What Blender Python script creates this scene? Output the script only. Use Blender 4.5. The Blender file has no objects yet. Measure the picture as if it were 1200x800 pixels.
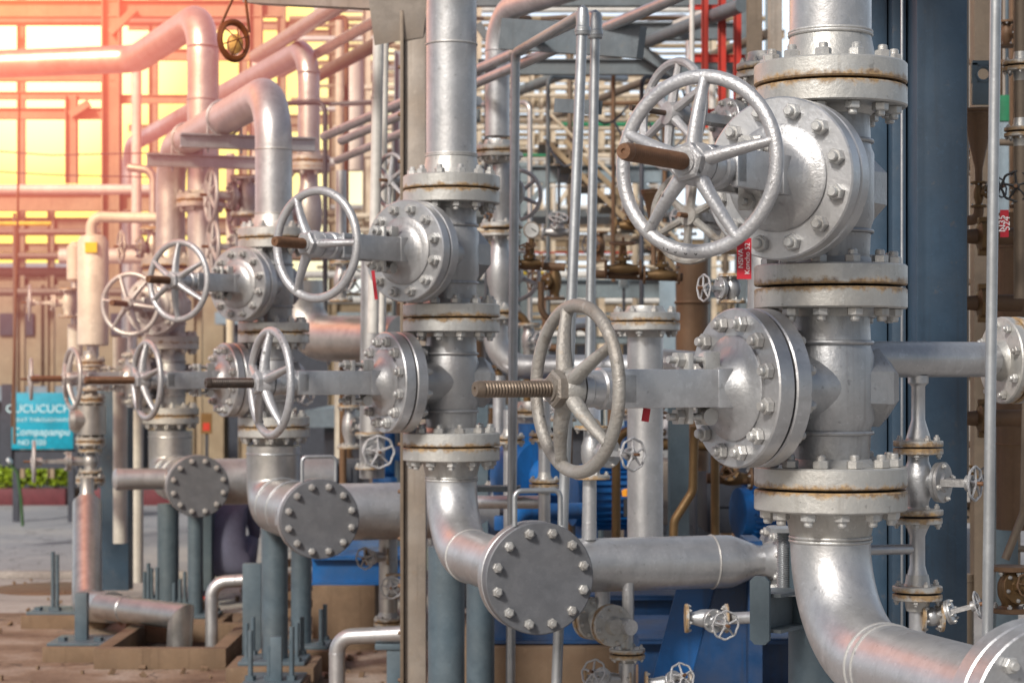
import bpy, bmesh, math, random
from mathutils import Vector, Matrix, Euler, noise
random.seed(11)
sc = bpy.context.scene
COL = sc.collection
R_ = math.radians
PI = math.pi
CZ = 1.75          # eye height
FP = 2400.0        # focal length in photo pixels
def P(px, py, d):
    return Vector(((px - 600) * d / FP, d, CZ - (py - 437) * d / FP))

# ------------------------------------------------------------ materials
def new_mat(name):
    m = bpy.data.materials.new(name); m.use_nodes = True
    nt = m.node_tree; b = nt.nodes['Principled BSDF']
    return m, nt, b
def N(nt, t, **kw):
    n = nt.nodes.new(t)
    for k, v in kw.items(): setattr(n, k, v)
    return n
def coords(nt, rnd=True):
    tc = N(nt, 'ShaderNodeTexCoord')
    if not rnd: return tc.outputs['Object']
    oi = N(nt, 'ShaderNodeObjectInfo')
    mu = N(nt, 'ShaderNodeMath', operation='MULTIPLY'); mu.inputs[1].default_value = 37.0
    nt.links.new(oi.outputs['Random'], mu.inputs[0])
    ad = N(nt, 'ShaderNodeVectorMath', operation='ADD')
    nt.links.new(tc.outputs['Object'], ad.inputs[0]); nt.links.new(mu.outputs[0], ad.inputs[1])
    return ad.outputs[0]
def ramp(nt, src, stops):
    r = N(nt, 'ShaderNodeValToRGB')
    e = r.color_ramp.elements
    e[0].position, e[0].color = stops[0][0], (*stops[0][1], 1)
    e[1].position, e[1].color = stops[-1][0], (*stops[-1][1], 1)
    for p, c in stops[1:-1]:
        x = e.new(p); x.color = (*c, 1)
    nt.links.new(src, r.inputs[0]); return r.outputs[0]
def noise_n(nt, vec, scale, detail=4, rough=0.6):
    n = N(nt, 'ShaderNodeTexNoise'); n.inputs['Scale'].default_value = scale
    n.inputs['Detail'].default_value = detail; n.inputs['Roughness'].default_value = rough
    nt.links.new(vec, n.inputs['Vector']); return n.outputs['Fac']
def mixc(nt, fac, a, b, mode='MIX'):
    m = N(nt, 'ShaderNodeMix', data_type='RGBA', blend_type=mode)
    if isinstance(fac, float): m.inputs[0].default_value = fac
    else: nt.links.new(fac, m.inputs[0])
    for s, i in ((a, 6), (b, 7)):
        if isinstance(s, tuple): m.inputs[i].default_value = (*s, 1)
        else: nt.links.new(s, m.inputs[i])
    return m.outputs[2]
def g3(v): return (v, v, v)
def paint(name, base, metal=0.0, rough=0.45, dirt=(0.16, 0.11, 0.07), dirt_amt=0.35, bump=0.15, bscale=60, rust=0.0, rustz=False, spots=0.0, streak=0.8):
    m, nt, b = new_mat(name)
    v = coords(nt)
    big = noise_n(nt, v, 3.5, 5)
    f1 = ramp(nt, big, [(0.42, g3(0)), (0.75, g3(dirt_amt))])
    dark = tuple(c * 0.84 for c in base); light = tuple(min(1, c * 1.10) for c in base)
    med = noise_n(nt, v, 14, 6, 0.65)
    c0 = ramp(nt, med, [(0.3, dark), (0.5, base), (0.72, light)])
    c1 = mixc(nt, f1, c0, dirt)
    # vertical streaks of grime
    mp = N(nt, 'ShaderNodeMapping'); mp.inputs['Scale'].default_value = (30, 30, 1.2)
    nt.links.new(v, mp.inputs['Vector'])
    st = noise_n(nt, mp.outputs[0], 1.0, 4)
    f2 = ramp(nt, st, [(0.55, g3(0)), (0.8, g3(dirt_amt * streak))])
    c2 = mixc(nt, f2, c1, tuple(c * 0.6 for c in dirt))
    # uneven overspray and hand-brushed touch-ups
    bl = ramp(nt, noise_n(nt, v, 7.5, 8, 0.75), [(0.46, g3(0.0)), (0.52, g3(0.24)), (0.60, g3(0.24)), (0.64, g3(0.0))])
    c2 = mixc(nt, bl, c2, tuple(c * 0.62 for c in base))
    bl2 = ramp(nt, noise_n(nt, v, 27, 6, 0.7), [(0.60, g3(0.0)), (0.66, g3(0.30))])
    c2 = mixc(nt, bl2, c2, tuple(min(1, c * 1.35) for c in base))
    mfac = None
    if rust > 0:
        rn = noise_n(nt, v, 22, 6, 0.7)
        if rustz:
            tc = N(nt, 'ShaderNodeTexCoord'); sx = N(nt, 'ShaderNodeSeparateXYZ')
            nt.links.new(tc.outputs['Object'], sx.inputs[0])
            ab = N(nt, 'ShaderNodeMath', operation='ABSOLUTE'); nt.links.new(sx.outputs[2], ab.inputs[0])
            mr = N(nt, 'ShaderNodeMapRange'); mr.inputs[1].default_value = 0.0; mr.inputs[2].default_value = 0.03
            mr.inputs[3].default_value = 0.34; mr.inputs[4].default_value = -0.12
            nt.links.new(ab.outputs[0], mr.inputs[0])
            sm = N(nt, 'ShaderNodeMath', operation='ADD'); nt.links.new(rn, sm.inputs[0]); nt.links.new(mr.outputs[0], sm.inputs[1])
            rsrc = sm.outputs[0]
        else: rsrc = rn
        rf = ramp(nt, rsrc, [(0.60, g3(0)), (0.78, g3(rust))])
        rc = ramp(nt, noise_n(nt, v, 70, 3), [(0.3, (0.10, 0.045, 0.015)), (0.7, (0.42, 0.25, 0.08))])
        c2 = mixc(nt, rf, c2, rc); mfac = rf
    if spots > 0:
        sp = noise_n(nt, v, 45, 2, 0.4)
        sf = ramp(nt, sp, [(0.70, g3(0)), (0.76, g3(spots))])
        c2 = mixc(nt, sf, c2, (0.05, 0.045, 0.04))
    nt.links.new(c2, b.inputs['Base Color'])
    if metal and mfac is not None:
        mm = N(nt, 'ShaderNodeMath', operation='SUBTRACT', use_clamp=True); mm.inputs[0].default_value = metal
        nt.links.new(mfac, mm.inputs[1]); nt.links.new(mm.outputs[0], b.inputs['Metallic'])
    else: b.inputs['Metallic'].default_value = metal
    rr = N(nt, 'ShaderNodeMapRange'); rr.inputs[3].default_value = rough - 0.1; rr.inputs[4].default_value = rough + 0.16
    nt.links.new(med, rr.inputs[0]); nt.links.new(rr.outputs[0], b.inputs['Roughness'])
    if bump:
        bp = N(nt, 'ShaderNodeBump'); bp.inputs['Strength'].default_value = bump; bp.inputs['Distance'].default_value = 0.004
        fn = noise_n(nt, v, bscale, 5, 0.6); nt.links.new(fn, bp.inputs['Height']); nt.links.new(bp.outputs[0], b.inputs['Normal'])
    return m
def flat(name, base, rough=0.5, metal=0.0, emis=None, es=0.0):
    m, nt, b = new_mat(name)
    v = coords(nt)
    c = ramp(nt, noise_n(nt, v, 12, 4), [(0.3, tuple(x * 0.75 for x in base)), (0.7, tuple(min(1, x * 1.15) for x in base))])
    nt.links.new(c, b.inputs['Base Color'])
    b.inputs['Roughness'].default_value = rough; b.inputs['Metallic'].default_value = metal
    if emis:
        b.inputs['Emission Color'].default_value = (*emis, 1); b.inputs['Emission Strength'].default_value = es
    return m
M = {}
M['silver'] = paint('silver_paint', (0.54, 0.545, 0.56), 0.74, 0.36, dirt=(0.26, 0.21, 0.16), dirt_amt=0.32, bump=0.22, bscale=70, rust=0.0, spots=0.25)
M['cast'] = paint('silver_cast_iron', (0.46, 0.465, 0.475), 0.70, 0.38, dirt=(0.17, 0.13, 0.10), dirt_amt=0.5, bump=0.35, bscale=85, rust=0.0, spots=0.3)
M['flange'] = paint('silver_flange_paint', (0.53, 0.525, 0.505), 0.55, 0.42, dirt=(0.24, 0.19, 0.13), dirt_amt=0.45, bump=0.35, bscale=70, rust=0.85, rustz=True, spots=0.3)
M['bolt'] = paint('silver_bolt_paint', (0.56, 0.555, 0.54), 0.55, 0.40, dirt=(0.14, 0.09, 0.05), dirt_amt=0.5, bump=0.3, bscale=160, rust=0.2)
M['wheel'] = paint('silver_handwheel_paint', (0.50, 0.50, 0.515), 0.55, 0.36, dirt=(0.22, 0.17, 0.12), dirt_amt=0.35, bump=0.6, bscale=110, rust=0.0, spots=0.75)
M['wornwheel'] = paint('worn_handwheel_paint', (0.40, 0.385, 0.36), 0.4, 0.45, dirt=(0.15, 0.105, 0.07), dirt_amt=0.85, bump=0.8, bscale=110, rust=0.5, spots=0.8)
M['blind'] = paint('dull_grey_plate', (0.15, 0.155, 0.17), 0.3, 0.5, dirt=(0.13, 0.12, 0.11), dirt_amt=0.3, bump=0.15, bscale=50, spots=0.1, streak=0.0)
M['clad'] = paint('aluminium_cladding', (0.50, 0.49, 0.48), 0.85, 0.32, dirt=(0.26, 0.20, 0.15), dirt_amt=0.25, bump=0.15, bscale=20)
M['gal'] = paint('galvanised_conduit', (0.46, 0.48, 0.50), 0.75, 0.36, dirt=(0.2, 0.17, 0.14), dirt_amt=0.3, bump=0.12, bscale=60)
M['stem'] = paint('rusty_stem', (0.19, 0.095, 0.05), 0.35, 0.5, dirt=(0.05, 0.03, 0.02), dirt_amt=0.7, bump=0.5, bscale=120)
M['darkstem'] = paint('greasy_stem', (0.21, 0.16, 0.12), 0.5, 0.42, dirt=(0.03, 0.025, 0.02), dirt_amt=0.7, bump=0.3, bscale=120)
M['blackstem'] = paint('dark_threaded_stem', (0.07, 0.06, 0.055), 0.5, 0.4, dirt=(0.15, 0.07, 0.03), dirt_amt=0.5, bump=0.3, bscale=120)
M['gasket'] = flat('dark_gasket', (0.012, 0.01, 0.009), 0.8)
M['leg'] = paint('blue_grey_steel', (0.085, 0.122, 0.150), 0.1, 0.42, dirt=(0.16, 0.15, 0.13), dirt_amt=0.25, bump=0.12, bscale=60, spots=0.15)
M['navy'] = paint('dark_blue_grey_steel', (0.040, 0.078, 0.125), 0.05, 0.45, dirt=(0.06, 0.06, 0.06), dirt_amt=0.5, bump=0.12, bscale=50, rust=0.25, spots=0.2)
M['greysteel'] = paint('grey_beam_paint', (0.15, 0.18, 0.20), 0.2, 0.45, dirt=(0.13, 0.11, 0.09), dirt_amt=0.4, bump=0.2, bscale=40, rust=0.2)
M['brownpost'] = paint('weathered_brown_grey_post', (0.36, 0.31, 0.265), 0.3, 0.5, dirt=(0.17, 0.11, 0.06), dirt_amt=0.6, bump=0.3, bscale=30, rust=0.35)
M['rustpipe'] = paint('rust_brown_pipe', (0.17, 0.095, 0.05), 0.2, 0.55, dirt=(0.06, 0.035, 0.02), dirt_amt=0.6, bump=0.5, bscale=50)
M['tanpipe'] = paint('tan_brown_pipe', (0.20, 0.155, 0.115), 0.3, 0.5, dirt=(0.12, 0.08, 0.05), dirt_amt=0.5, bump=0.3, bscale=40, rust=0.3)
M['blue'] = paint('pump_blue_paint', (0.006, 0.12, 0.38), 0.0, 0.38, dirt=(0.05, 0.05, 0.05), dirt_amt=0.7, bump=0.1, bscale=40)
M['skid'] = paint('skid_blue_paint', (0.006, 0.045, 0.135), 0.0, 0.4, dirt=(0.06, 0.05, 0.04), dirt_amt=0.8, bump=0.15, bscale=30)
M['cream'] = paint('cream_structure', (0.62, 0.54, 0.42), 0.0, 0.6, dirt=(0.25, 0.17, 0.09), dirt_amt=0.5, bump=0.0)
M['tan'] = paint('tan_structure', (0.34, 0.26, 0.165), 0.0, 0.6, dirt=(0.2, 0.12, 0.06), dirt_amt=0.5, bump=0.0)
M['white'] = paint('pale_grey_paint', (0.62, 0.60, 0.56), 0.1, 0.5, dirt=(0.3, 0.25, 0.2), dirt_amt=0.3, bump=0.0)
M['red'] = paint('red_paint', (0.50, 0.035, 0.02), 0.0, 0.4, dirt=(0.15, 0.05, 0.03), dirt_amt=0.4, bump=0.05)
M['rackgrey'] = paint('rack_grey_paint', (0.24, 0.31, 0.36), 0.0, 0.5, dirt=(0.13, 0.11, 0.09), dirt_amt=0.4, bump=0.0)
M['green'] = flat('green_pipe_paint', (0.02, 0.22, 0.10), 0.4)
M['yellow'] = flat('yellow_paint', (0.65, 0.50, 0.03), 0.4)
M['tag'] = flat('red_tag', (0.45, 0.01, 0.025), 0.5)
M['tagtext'] = flat('white_ink', (0.8, 0.75, 0.75), 0.6)
M['cyan'] = flat('cyan_board', (0.0, 0.30, 0.42), 0.5)
M['black'] = flat('black_paint', (0.02, 0.02, 0.022), 0.5)
M['cyantext'] = flat('pale_letters', (0.62, 0.85, 0.9), 0.5)
M['charcoal'] = flat('charcoal_steel', (0.045, 0.05, 0.065), 0.5)
M['kerbred'] = flat('dark_red_kerb', (0.14, 0.028, 0.035), 0.6)
M['plinth'] = paint('stained_concrete', (0.20, 0.135, 0.085), 0.0, 0.85, dirt=(0.08, 0.045, 0.025), dirt_amt=0.8, bump=0.8, bscale=18)
M['brass'] = paint('brown_brass', (0.20, 0.12, 0.05), 0.5, 0.45, dirt=(0.08, 0.04, 0.02), dirt_amt=0.6, bump=0.3, bscale=60)
M['amber'] = flat('amber_glass', (0.9, 0.35, 0.03), 0.15)
M['glass'] = flat('gauge_face', (0.75, 0.75, 0.72), 0.25)
M['orange'] = flat('orange_brown_rim', (0.20, 0.055, 0.012), 0.4, 0.3)
M['lens'] = flat('amber_lamp_glass', (0.85, 0.45, 0.12), 0.15)
M['cloth'] = paint('grey_purple_overall', (0.17, 0.175, 0.27), 0.0, 0.9, dirt=(0.05, 0.045, 0.06), dirt_amt=0.5, bump=0.4, bscale=12)
M['clothblue'] = flat('dark_blue_cloth', (0.01, 0.03, 0.14), 0.9)
M['skin'] = flat('skin_tone', (0.35, 0.18, 0.11), 0.6)
M['hair'] = flat('dark_hair', (0.015, 0.012, 0.01), 0.7)
M['helmet'] = flat('white_helmet', (0.8, 0.8, 0.78), 0.3)
M['pink'] = flat('pink_label', (0.6, 0.12, 0.15), 0.4)

def ground_mat(name, c1, c2, c3, scale, bump):
    m, nt, b = new_mat(name)
    v = coords(nt, False)
    a = ramp(nt, noise_n(nt, v, scale, 6), [(0.3, c1), (0.5, c2), (0.7, c3)])
    s = ramp(nt, noise_n(nt, v, 60, 3), [(0.3, g3(0.75)), (0.7, g3(1.15))])
    c = mixc(nt, 1.0, a, s, 'MULTIPLY')
    vo = N(nt, 'ShaderNodeTexVoronoi', feature='DISTANCE_TO_EDGE'); vo.inputs['Scale'].default_value = 0.55
    dn = N(nt, 'ShaderNodeVectorMath', operation='ADD'); nz = N(nt, 'ShaderNodeTexNoise'); nz.inputs['Scale'].default_value = 3.0
    nt.links.new(v, nz.inputs['Vector']); nt.links.new(nz.outputs['Color'], dn.inputs[0]); nt.links.new(v, dn.inputs[1]); nt.links.new(dn.outputs[0], vo.inputs['Vector'])
    c = mixc(nt, 1.0, c, ramp(nt, vo.outputs['Distance'], [(0.0, g3(0.35)), (0.012, g3(1.0))]), 'MULTIPLY')
    nt.links.new(c, b.inputs['Base Color']); b.inputs['Roughness'].default_value = 0.85
    bp = N(nt, 'ShaderNodeBump'); bp.inputs['Strength'].default_value = bump; bp.inputs['Distance'].default_value = 0.01
    nt.links.new(noise_n(nt, v, 40, 5), bp.inputs['Height']); nt.links.new(bp.outputs[0], b.inputs['Normal'])
    return m
M['ground'] = ground_mat('stained_yard_concrete', (0.22, 0.20, 0.19), (0.33, 0.31, 0.29), (0.42, 0.40, 0.37), 0.9, 0.5)
M['stained'] = ground_mat('brown_stained_concrete', (0.10, 0.055, 0.032), (0.22, 0.155, 0.105), (0.36, 0.31, 0.26), 1.6, 0.7)
M['asphalt'] = ground_mat('pale_road_asphalt', (0.23, 0.23, 0.24), (0.29, 0.29, 0.30), (0.38, 0.36, 0.34), 0.5, 0.3)
M['leaf'] = flat('yellow_green_leaf', (0.30, 0.42, 0.02), 0.6)
M['darkleaf'] = flat('dark_green_leaf', (0.04, 0.10, 0.03), 0.7)

# ------------------------------------------------------------ mesh builder
def frame(axis, up=Vector((0, 0, 1))):
    a = Vector(axis).normalized()
    if abs(a.dot(up)) > 0.99: up = Vector((0, 1, 0))
    x = up.cross(a).normalized(); y = a.cross(x)
    return Matrix((x, y, a)).transposed()
class MB:
    def __init__(s): s.bm = bmesh.new()
    def ring_surf(s, rings, closed_u=True, cap=True, loop=False):
        bm = s.bm; vr = [[bm.verts.new(p) for p in r] for r in rings]
        n = len(vr[0]); k = len(vr)
        for i in range(k if loop else k - 1):
            a, b = vr[i], vr[(i + 1) % k]
            for j in range(n):
                j2 = (j + 1) % n
                try: bm.faces.new((a[j], a[j2], b[j2], b[j]))
                except ValueError: pass
        if cap and not loop:
            try: bm.faces.new(list(reversed(vr[0])))
            except ValueError: pass
            try: bm.faces.new(vr[-1])
            except ValueError: pass
        return s
    def lathe(s, prof, n=32, m=Matrix.Identity(4), sx=1.0, sy=1.0, cap=True, ph=0.0, loop=False):
        rings = []
        for r, z in prof:
            r = max(r, 1e-4)
            rings.append([m @ Vector((sx * r * math.cos(ph + 2 * PI * i / n), sy * r * math.sin(ph + 2 * PI * i / n), z)) for i in range(n)])
        return s.ring_surf(rings, cap=cap, loop=loop)
    def cyl(s, p0, p1, r, n=16, r2=None):
        p0 = Vector(p0); p1 = Vector(p1); f = frame(p1 - p0)
        rr = [r, r if r2 is None else r2]
        rings = [[p + f @ Vector((q * math.cos(2 * PI * i / n), q * math.sin(2 * PI * i / n), 0)) for i in range(n)] for p, q in zip((p0, p1), rr)]
        return s.ring_surf(rings)
    def tube(s, pts, r, n=20, bend=None, arc=8, radii=None, sx=1.0, cap=True):
        pts = [Vector(p) for p in pts]
        if bend:
            out = [pts[0]]
            for i in range(1, len(pts) - 1):
                a, b, c = pts[i - 1], pts[i], pts[i + 1]
                u = (a - b).normalized(); v = (c - b).normalized()
                ang = u.angle(v)
                if ang > PI - 0.02: out.append(b); continue
                bd = bend[i - 1] if isinstance(bend, (list, tuple)) else bend
                t = bd / math.tan(ang / 2)
                t = min(t, (a - b).length * 0.499 if i > 1 else (a - b).length * 0.98, (c - b).length * 0.98)
                rad = t * math.tan(ang / 2)
                p0 = b + u * t; cen = b + (u + v).normalized() * (rad / math.sin(ang / 2))
                e1 = (p0 - cen).normalized(); ax = u.cross(v).normalized()
                tot = PI - ang
                e2 = -u
                for k in range(arc + 1):
                    th = tot * k / arc
                    out.append(cen + e1 * math.cos(th) * rad + e2 * math.sin(th) * rad)
            out.append(pts[-1]); pts = out
        f = frame(pts[1] - pts[0]); rings = []
        prev = (pts[1] - pts[0]).normalized()
        for i, p in enumerate(pts):
            if i == 0: t = (pts[1] - pts[0]).normalized()
            elif i == len(pts) - 1: t = (pts[-1] - pts[-2]).normalized()
            else: t = ((pts[i + 1] - pts[i]).normalized() + (pts[i] - pts[i - 1]).normalized()).normalized()
            q = prev.rotation_difference(t); f = q.to_matrix() @ f; prev = t
            rr = radii[i] if radii else r
            rings.append([p + f @ Vector((sx * rr * math.cos(2 * PI * j / n), rr * math.sin(2 * PI * j / n), 0)) for j in range(n)])
        return s.ring_surf(rings, cap=cap)
    def box(s, c, size, m=Matrix.Identity(4), bev=0.0):
        b2 = bmesh.new(); bmesh.ops.create_cube(b2, size=1.0)
        for v in b2.verts: v.co = Vector((v.co.x * size[0], v.co.y * size[1], v.co.z * size[2]))
        if bev: bmesh.ops.bevel(b2, geom=b2.edges[:], offset=bev, segments=2, profile=0.6, affect='EDGES')
        mm = m @ Matrix.Translation(Vector(c))
        vs = {v: s.bm.verts.new(mm @ v.co) for v in b2.verts}
        for f in b2.faces: s.bm.faces.new([vs[v] for v in f.verts])
        b2.free(); return s
    def prism(s, poly, p0, p1, up=Vector((0, 0, 1))):
        p0 = Vector(p0); p1 = Vector(p1); f = frame(p1 - p0, up)
        rings = [[p + f @ Vector((x, y, 0)) for x, y in poly] for p in (p0, p1)]
        return s.ring_surf(rings)
    def ibeam(s, p0, p1, w, h, t=0.012, up=Vector((0, 0, 1))):
        a, b = w / 2, h / 2; q = t / 2
        return s.prism([(-a, -b), (a, -b), (a, -b + t), (q, -b + t), (q, b - t), (a, b - t), (a, b), (-a, b), (-a, b - t), (-q, b - t), (-q, -b + t), (-a, -b + t)], p0, p1, up)
    def bar(s, p0, p1, w, h, up=Vector((0, 0, 1))):
        a, b = w / 2, h / 2
        return s.prism([(-a, -b), (a, -b), (a, b), (-a, b)], p0, p1, up)
    def torus(s, R, r, m=Matrix.Identity(4), n=48, k=10, sr=1.0):
        rings = []
        for i in range(n):
            a = 2 * PI * i / n
            rings.append([m @ Vector(((R + sr * r * math.cos(2 * PI * j / k)) * math.cos(a), (R + sr * r * math.cos(2 * PI * j / k)) * math.sin(a), r * math.sin(2 * PI * j / k))) for j in range(k)])
        return s.ring_surf(rings, loop=True)
    def mesh(s, name, sharp=38):
        bm = s.bm
        bmesh.ops.recalc_face_normals(bm, faces=bm.faces[:])
        lim = R_(sharp)
        for f in bm.faces: f.smooth = True
        for e in bm.edges:
            if len(e.link_faces) == 2:
                if e.calc_face_angle(0) > lim: e.smooth = False
        me = bpy.data.meshes.new(name); bm.to_mesh(me); bm.free(); return me
    def make(s, name, mat, parent=None, loc=(0, 0, 0), rot=None, sharp=38):
        return link(name, s.mesh(name, sharp), mat, parent, loc, rot)
def link(name, me, mat, parent=None, loc=(0, 0, 0), rot=None):
    o = bpy.data.objects.new(name, me)
    if mat is not None and len(me.materials) == 0: me.materials.append(M[mat] if isinstance(mat, str) else mat)
    COL.objects.link(o); o.location = loc
    if rot is not None:
        o.rotation_euler = rot.to_euler() if isinstance(rot, Matrix) else rot
    if parent: o.parent = parent
    return o
def tag(o, label, cat, group=None, kind=None):
    o['label'] = label
    if cat: o['category'] = cat
    if group: o['group'] = group
    if kind: o['kind'] = kind
    return o
def thing(name, label, cat, loc=(0, 0, 0), rotz=0.0, group=None, scale=1.0):
    o = bpy.data.objects.new(name, None); COL.objects.link(o)
    o.empty_display_size = 0.05
    o.location = loc; o.rotation_euler = (0, 0, rotz); o.scale = (scale,) * 3
    return tag(o, label, cat, group)
def copy_tree(o, parent=None):
    c = o.copy(); COL.objects.link(c); c.parent = parent
    for ch in list(KIDS.get(o.name, [])) or [k for k in o.children]: copy_tree(ch, c)
    return c
KIDS = {}
def struct(o): o['kind'] = 'structure'; return o
TOA = Matrix.Rotation(PI / 2, 4, 'X')   # local z -> -Y

CACHE = {}
def bolt_mesh(sc_=1.0, mat='bolt'):
    k = ('bolt', round(sc_, 3), mat)
    if k not in CACHE:
        b = MB()
        r = 0.0215 * sc_; h = 0.021 * sc_
        b.lathe([(r * 0.86, 0), (r, 0.002 * sc_), (r, h - 0.003 * sc_), (r * 0.86, h)], 6)
        b.lathe([(0.0125 * sc_, h - 0.001), (0.0125 * sc_, h + 0.010 * sc_), (0.010 * sc_, h + 0.014 * sc_)], 12)
        me = b.mesh('bolt', 30); me.materials.append(M[mat]); CACHE[k] = me
    return CACHE[k]
def flange_mesh(Rr, t, rin, neck, kind, mat, seg=56):
    k = ('fl', round(Rr, 4), round(t, 4), round(rin, 4), round(neck, 4), kind, mat)
    if k not in CACHE:
        c = min(0.004, t * 0.12)
        if kind == 'blind':
            prof = [(0.001, 0), (Rr - c, 0), (Rr, c), (Rr, t - c), (Rr - c, t), (0.001, t + 0.0005)]
        else:
            prof = [(0.001, 0), (Rr - c, 0), (Rr, c), (Rr, t - c), (Rr - c, t), (rin * 1.22, t), (rin * 1.12, t + neck * 0.25), (rin, t + neck), (0.001, t + neck)]
        me = MB().lathe(prof, seg).mesh('flange', 32); me.materials.append(M[mat]); CACHE[k] = me
    return CACHE[k]
def flange(parent, loc, rot, Rr=0.2, t=0.054, rin=0.105, nb=12, neck=0.07, kind='weld', mat='flange', bs=1.0, name='flange', boltmat='bolt', ph=0.26, seg=56, lvl=True):
    f = link(name, flange_mesh(Rr, t, rin, neck, kind, mat, seg), None, parent, loc, rot)
    bm = bolt_mesh(bs, boltmat)
    for i in range(nb):
        a = ph + 2 * PI * i / nb
        o = link('bolt', bm, None, f, (Rr * 0.825 * math.cos(a), Rr * 0.825 * math.sin(a), t), (0, 0, random.random() * 6))
    return f
UP = Matrix.Identity(3)
DN = Matrix.Rotation(PI, 3, 'X')
def gasket(parent, loc, rot, Rr, t=0.007):
    k = ('gk', round(Rr, 4), t)
    if k not in CACHE:
        me = MB().lathe([(Rr, -t), (Rr, t)], 40).mesh('gasket'); me.materials.append(M['gasket']); CACHE[k] = me
    return link('gasket', CACHE[k], None, parent, loc, rot)

# ------------------------------------------------------------ camera, world, sun
cam_d = bpy.data.cameras.new('camera'); cam = bpy.data.objects.new('camera', cam_d); COL.objects.link(cam)
cam.location = (0, 0, CZ); cam.rotation_euler = (PI / 2, 0, 0)
cam_d.lens = 72; cam_d.sensor_width = 36; cam_d.shift_y = 37 / 1200.0
cam_d.clip_end = 1000; cam_d.clip_start = 0.05
cam_d.dof.use_dof = True; cam_d.dof.focus_distance = 5.6; cam_d.dof.aperture_fstop = 5.6
sc.camera = cam
sc.view_settings.view_transform = 'Standard'; sc.view_settings.look = 'None'; sc.view_settings.exposure = 0
SUN_AZ, SUN_EL = R_(-62), R_(36)     # azimuth from +Y towards +X : the sun stands to the left, high
sdir = Vector((math.sin(SUN_AZ) * math.cos(SUN_EL), math.cos(SUN_AZ) * math.cos(SUN_EL), math.sin(SUN_EL)))
sdir = Vector((-0.46, -0.74, 0.62)).normalized()
w = bpy.data.worlds.new('World'); sc.world = w; w.use_nodes = True
nt = w.node_tree; bg = nt.nodes['Background']
sky = N(nt, 'ShaderNodeTexSky', sky_type='NISHITA'); sky.sun_disc = False
sky.sun_elevation = math.asin(sdir.z); sky.sun_rotation = math.atan2(sdir.x, sdir.y); sky.dust_density = 3
tc = N(nt, 'ShaderNodeTexCoord')
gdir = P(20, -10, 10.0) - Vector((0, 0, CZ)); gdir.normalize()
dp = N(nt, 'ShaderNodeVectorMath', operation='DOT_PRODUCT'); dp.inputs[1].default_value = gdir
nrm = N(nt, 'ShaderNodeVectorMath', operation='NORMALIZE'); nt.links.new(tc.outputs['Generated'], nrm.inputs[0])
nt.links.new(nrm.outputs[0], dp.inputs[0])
glow = ramp(nt, dp.outputs['Value'], [(0.976, (0.64, 0.70, 0.78)), (0.984, (0.92, 0.80, 0.38)), (0.990, (0.98, 0.82, 0.06)), (0.996, (1.0, 0.85, 0.05)), (0.9995, (1.5, 1.4, 0.8))])  # yellow lobe painted into the sky for the flare at upper left
# bright hazy band low over the horizon, fading upwards
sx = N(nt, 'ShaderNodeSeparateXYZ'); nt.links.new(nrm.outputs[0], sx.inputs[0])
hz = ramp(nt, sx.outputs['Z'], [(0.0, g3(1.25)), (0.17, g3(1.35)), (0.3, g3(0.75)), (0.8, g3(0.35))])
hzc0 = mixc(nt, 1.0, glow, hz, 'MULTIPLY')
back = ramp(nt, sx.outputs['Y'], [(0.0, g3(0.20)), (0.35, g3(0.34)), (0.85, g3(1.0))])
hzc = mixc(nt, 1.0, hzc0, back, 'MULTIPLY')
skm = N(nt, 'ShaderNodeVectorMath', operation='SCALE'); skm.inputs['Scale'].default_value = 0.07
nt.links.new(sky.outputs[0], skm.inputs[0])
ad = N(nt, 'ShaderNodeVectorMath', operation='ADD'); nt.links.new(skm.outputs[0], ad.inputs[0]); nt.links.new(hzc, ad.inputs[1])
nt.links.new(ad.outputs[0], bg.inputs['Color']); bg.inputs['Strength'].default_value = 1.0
sl = bpy.data.lights.new('sun', 'SUN'); so = bpy.data.objects.new('sun', sl); COL.objects.link(so)
sl.energy = 3.7; sl.angle = R_(10.0); sl.color = (1.0, 0.96, 0.90)
so.rotation_euler = sdir.to_track_quat('Z', 'Y').to_euler(); so.location = (0, 0, 30)

# ------------------------------------------------------------ ground
b = MB(); b.bm.faces.new([b.bm.verts.new(p) for p in ((-300, -60, 0), (300, -60, 0), (300, 600, 0), (-300, 600, 0))])
struct(b.make('ground', 'ground'))
b = MB(); b.bm.faces.new([b.bm.verts.new(p) for p in ((-80, 17.6, 0.004), (60, 17.6, 0.004), (60, 27, 0.004), (-80, 27, 0.004))])
struct(b.make('road', 'asphalt'))
b = MB(); b.box((-10, 17.52, 0.03), (140, 0.16, 0.06), bev=0.01)
struct(b.make('road_edge', 'ground'))

ROW = lambda k: Vector((0.838 - 1.0877 * k, 5.39 + 3.053 * k, 0))
ZL, ZM, ZT = 1.448, 1.975, 2.502

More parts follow.
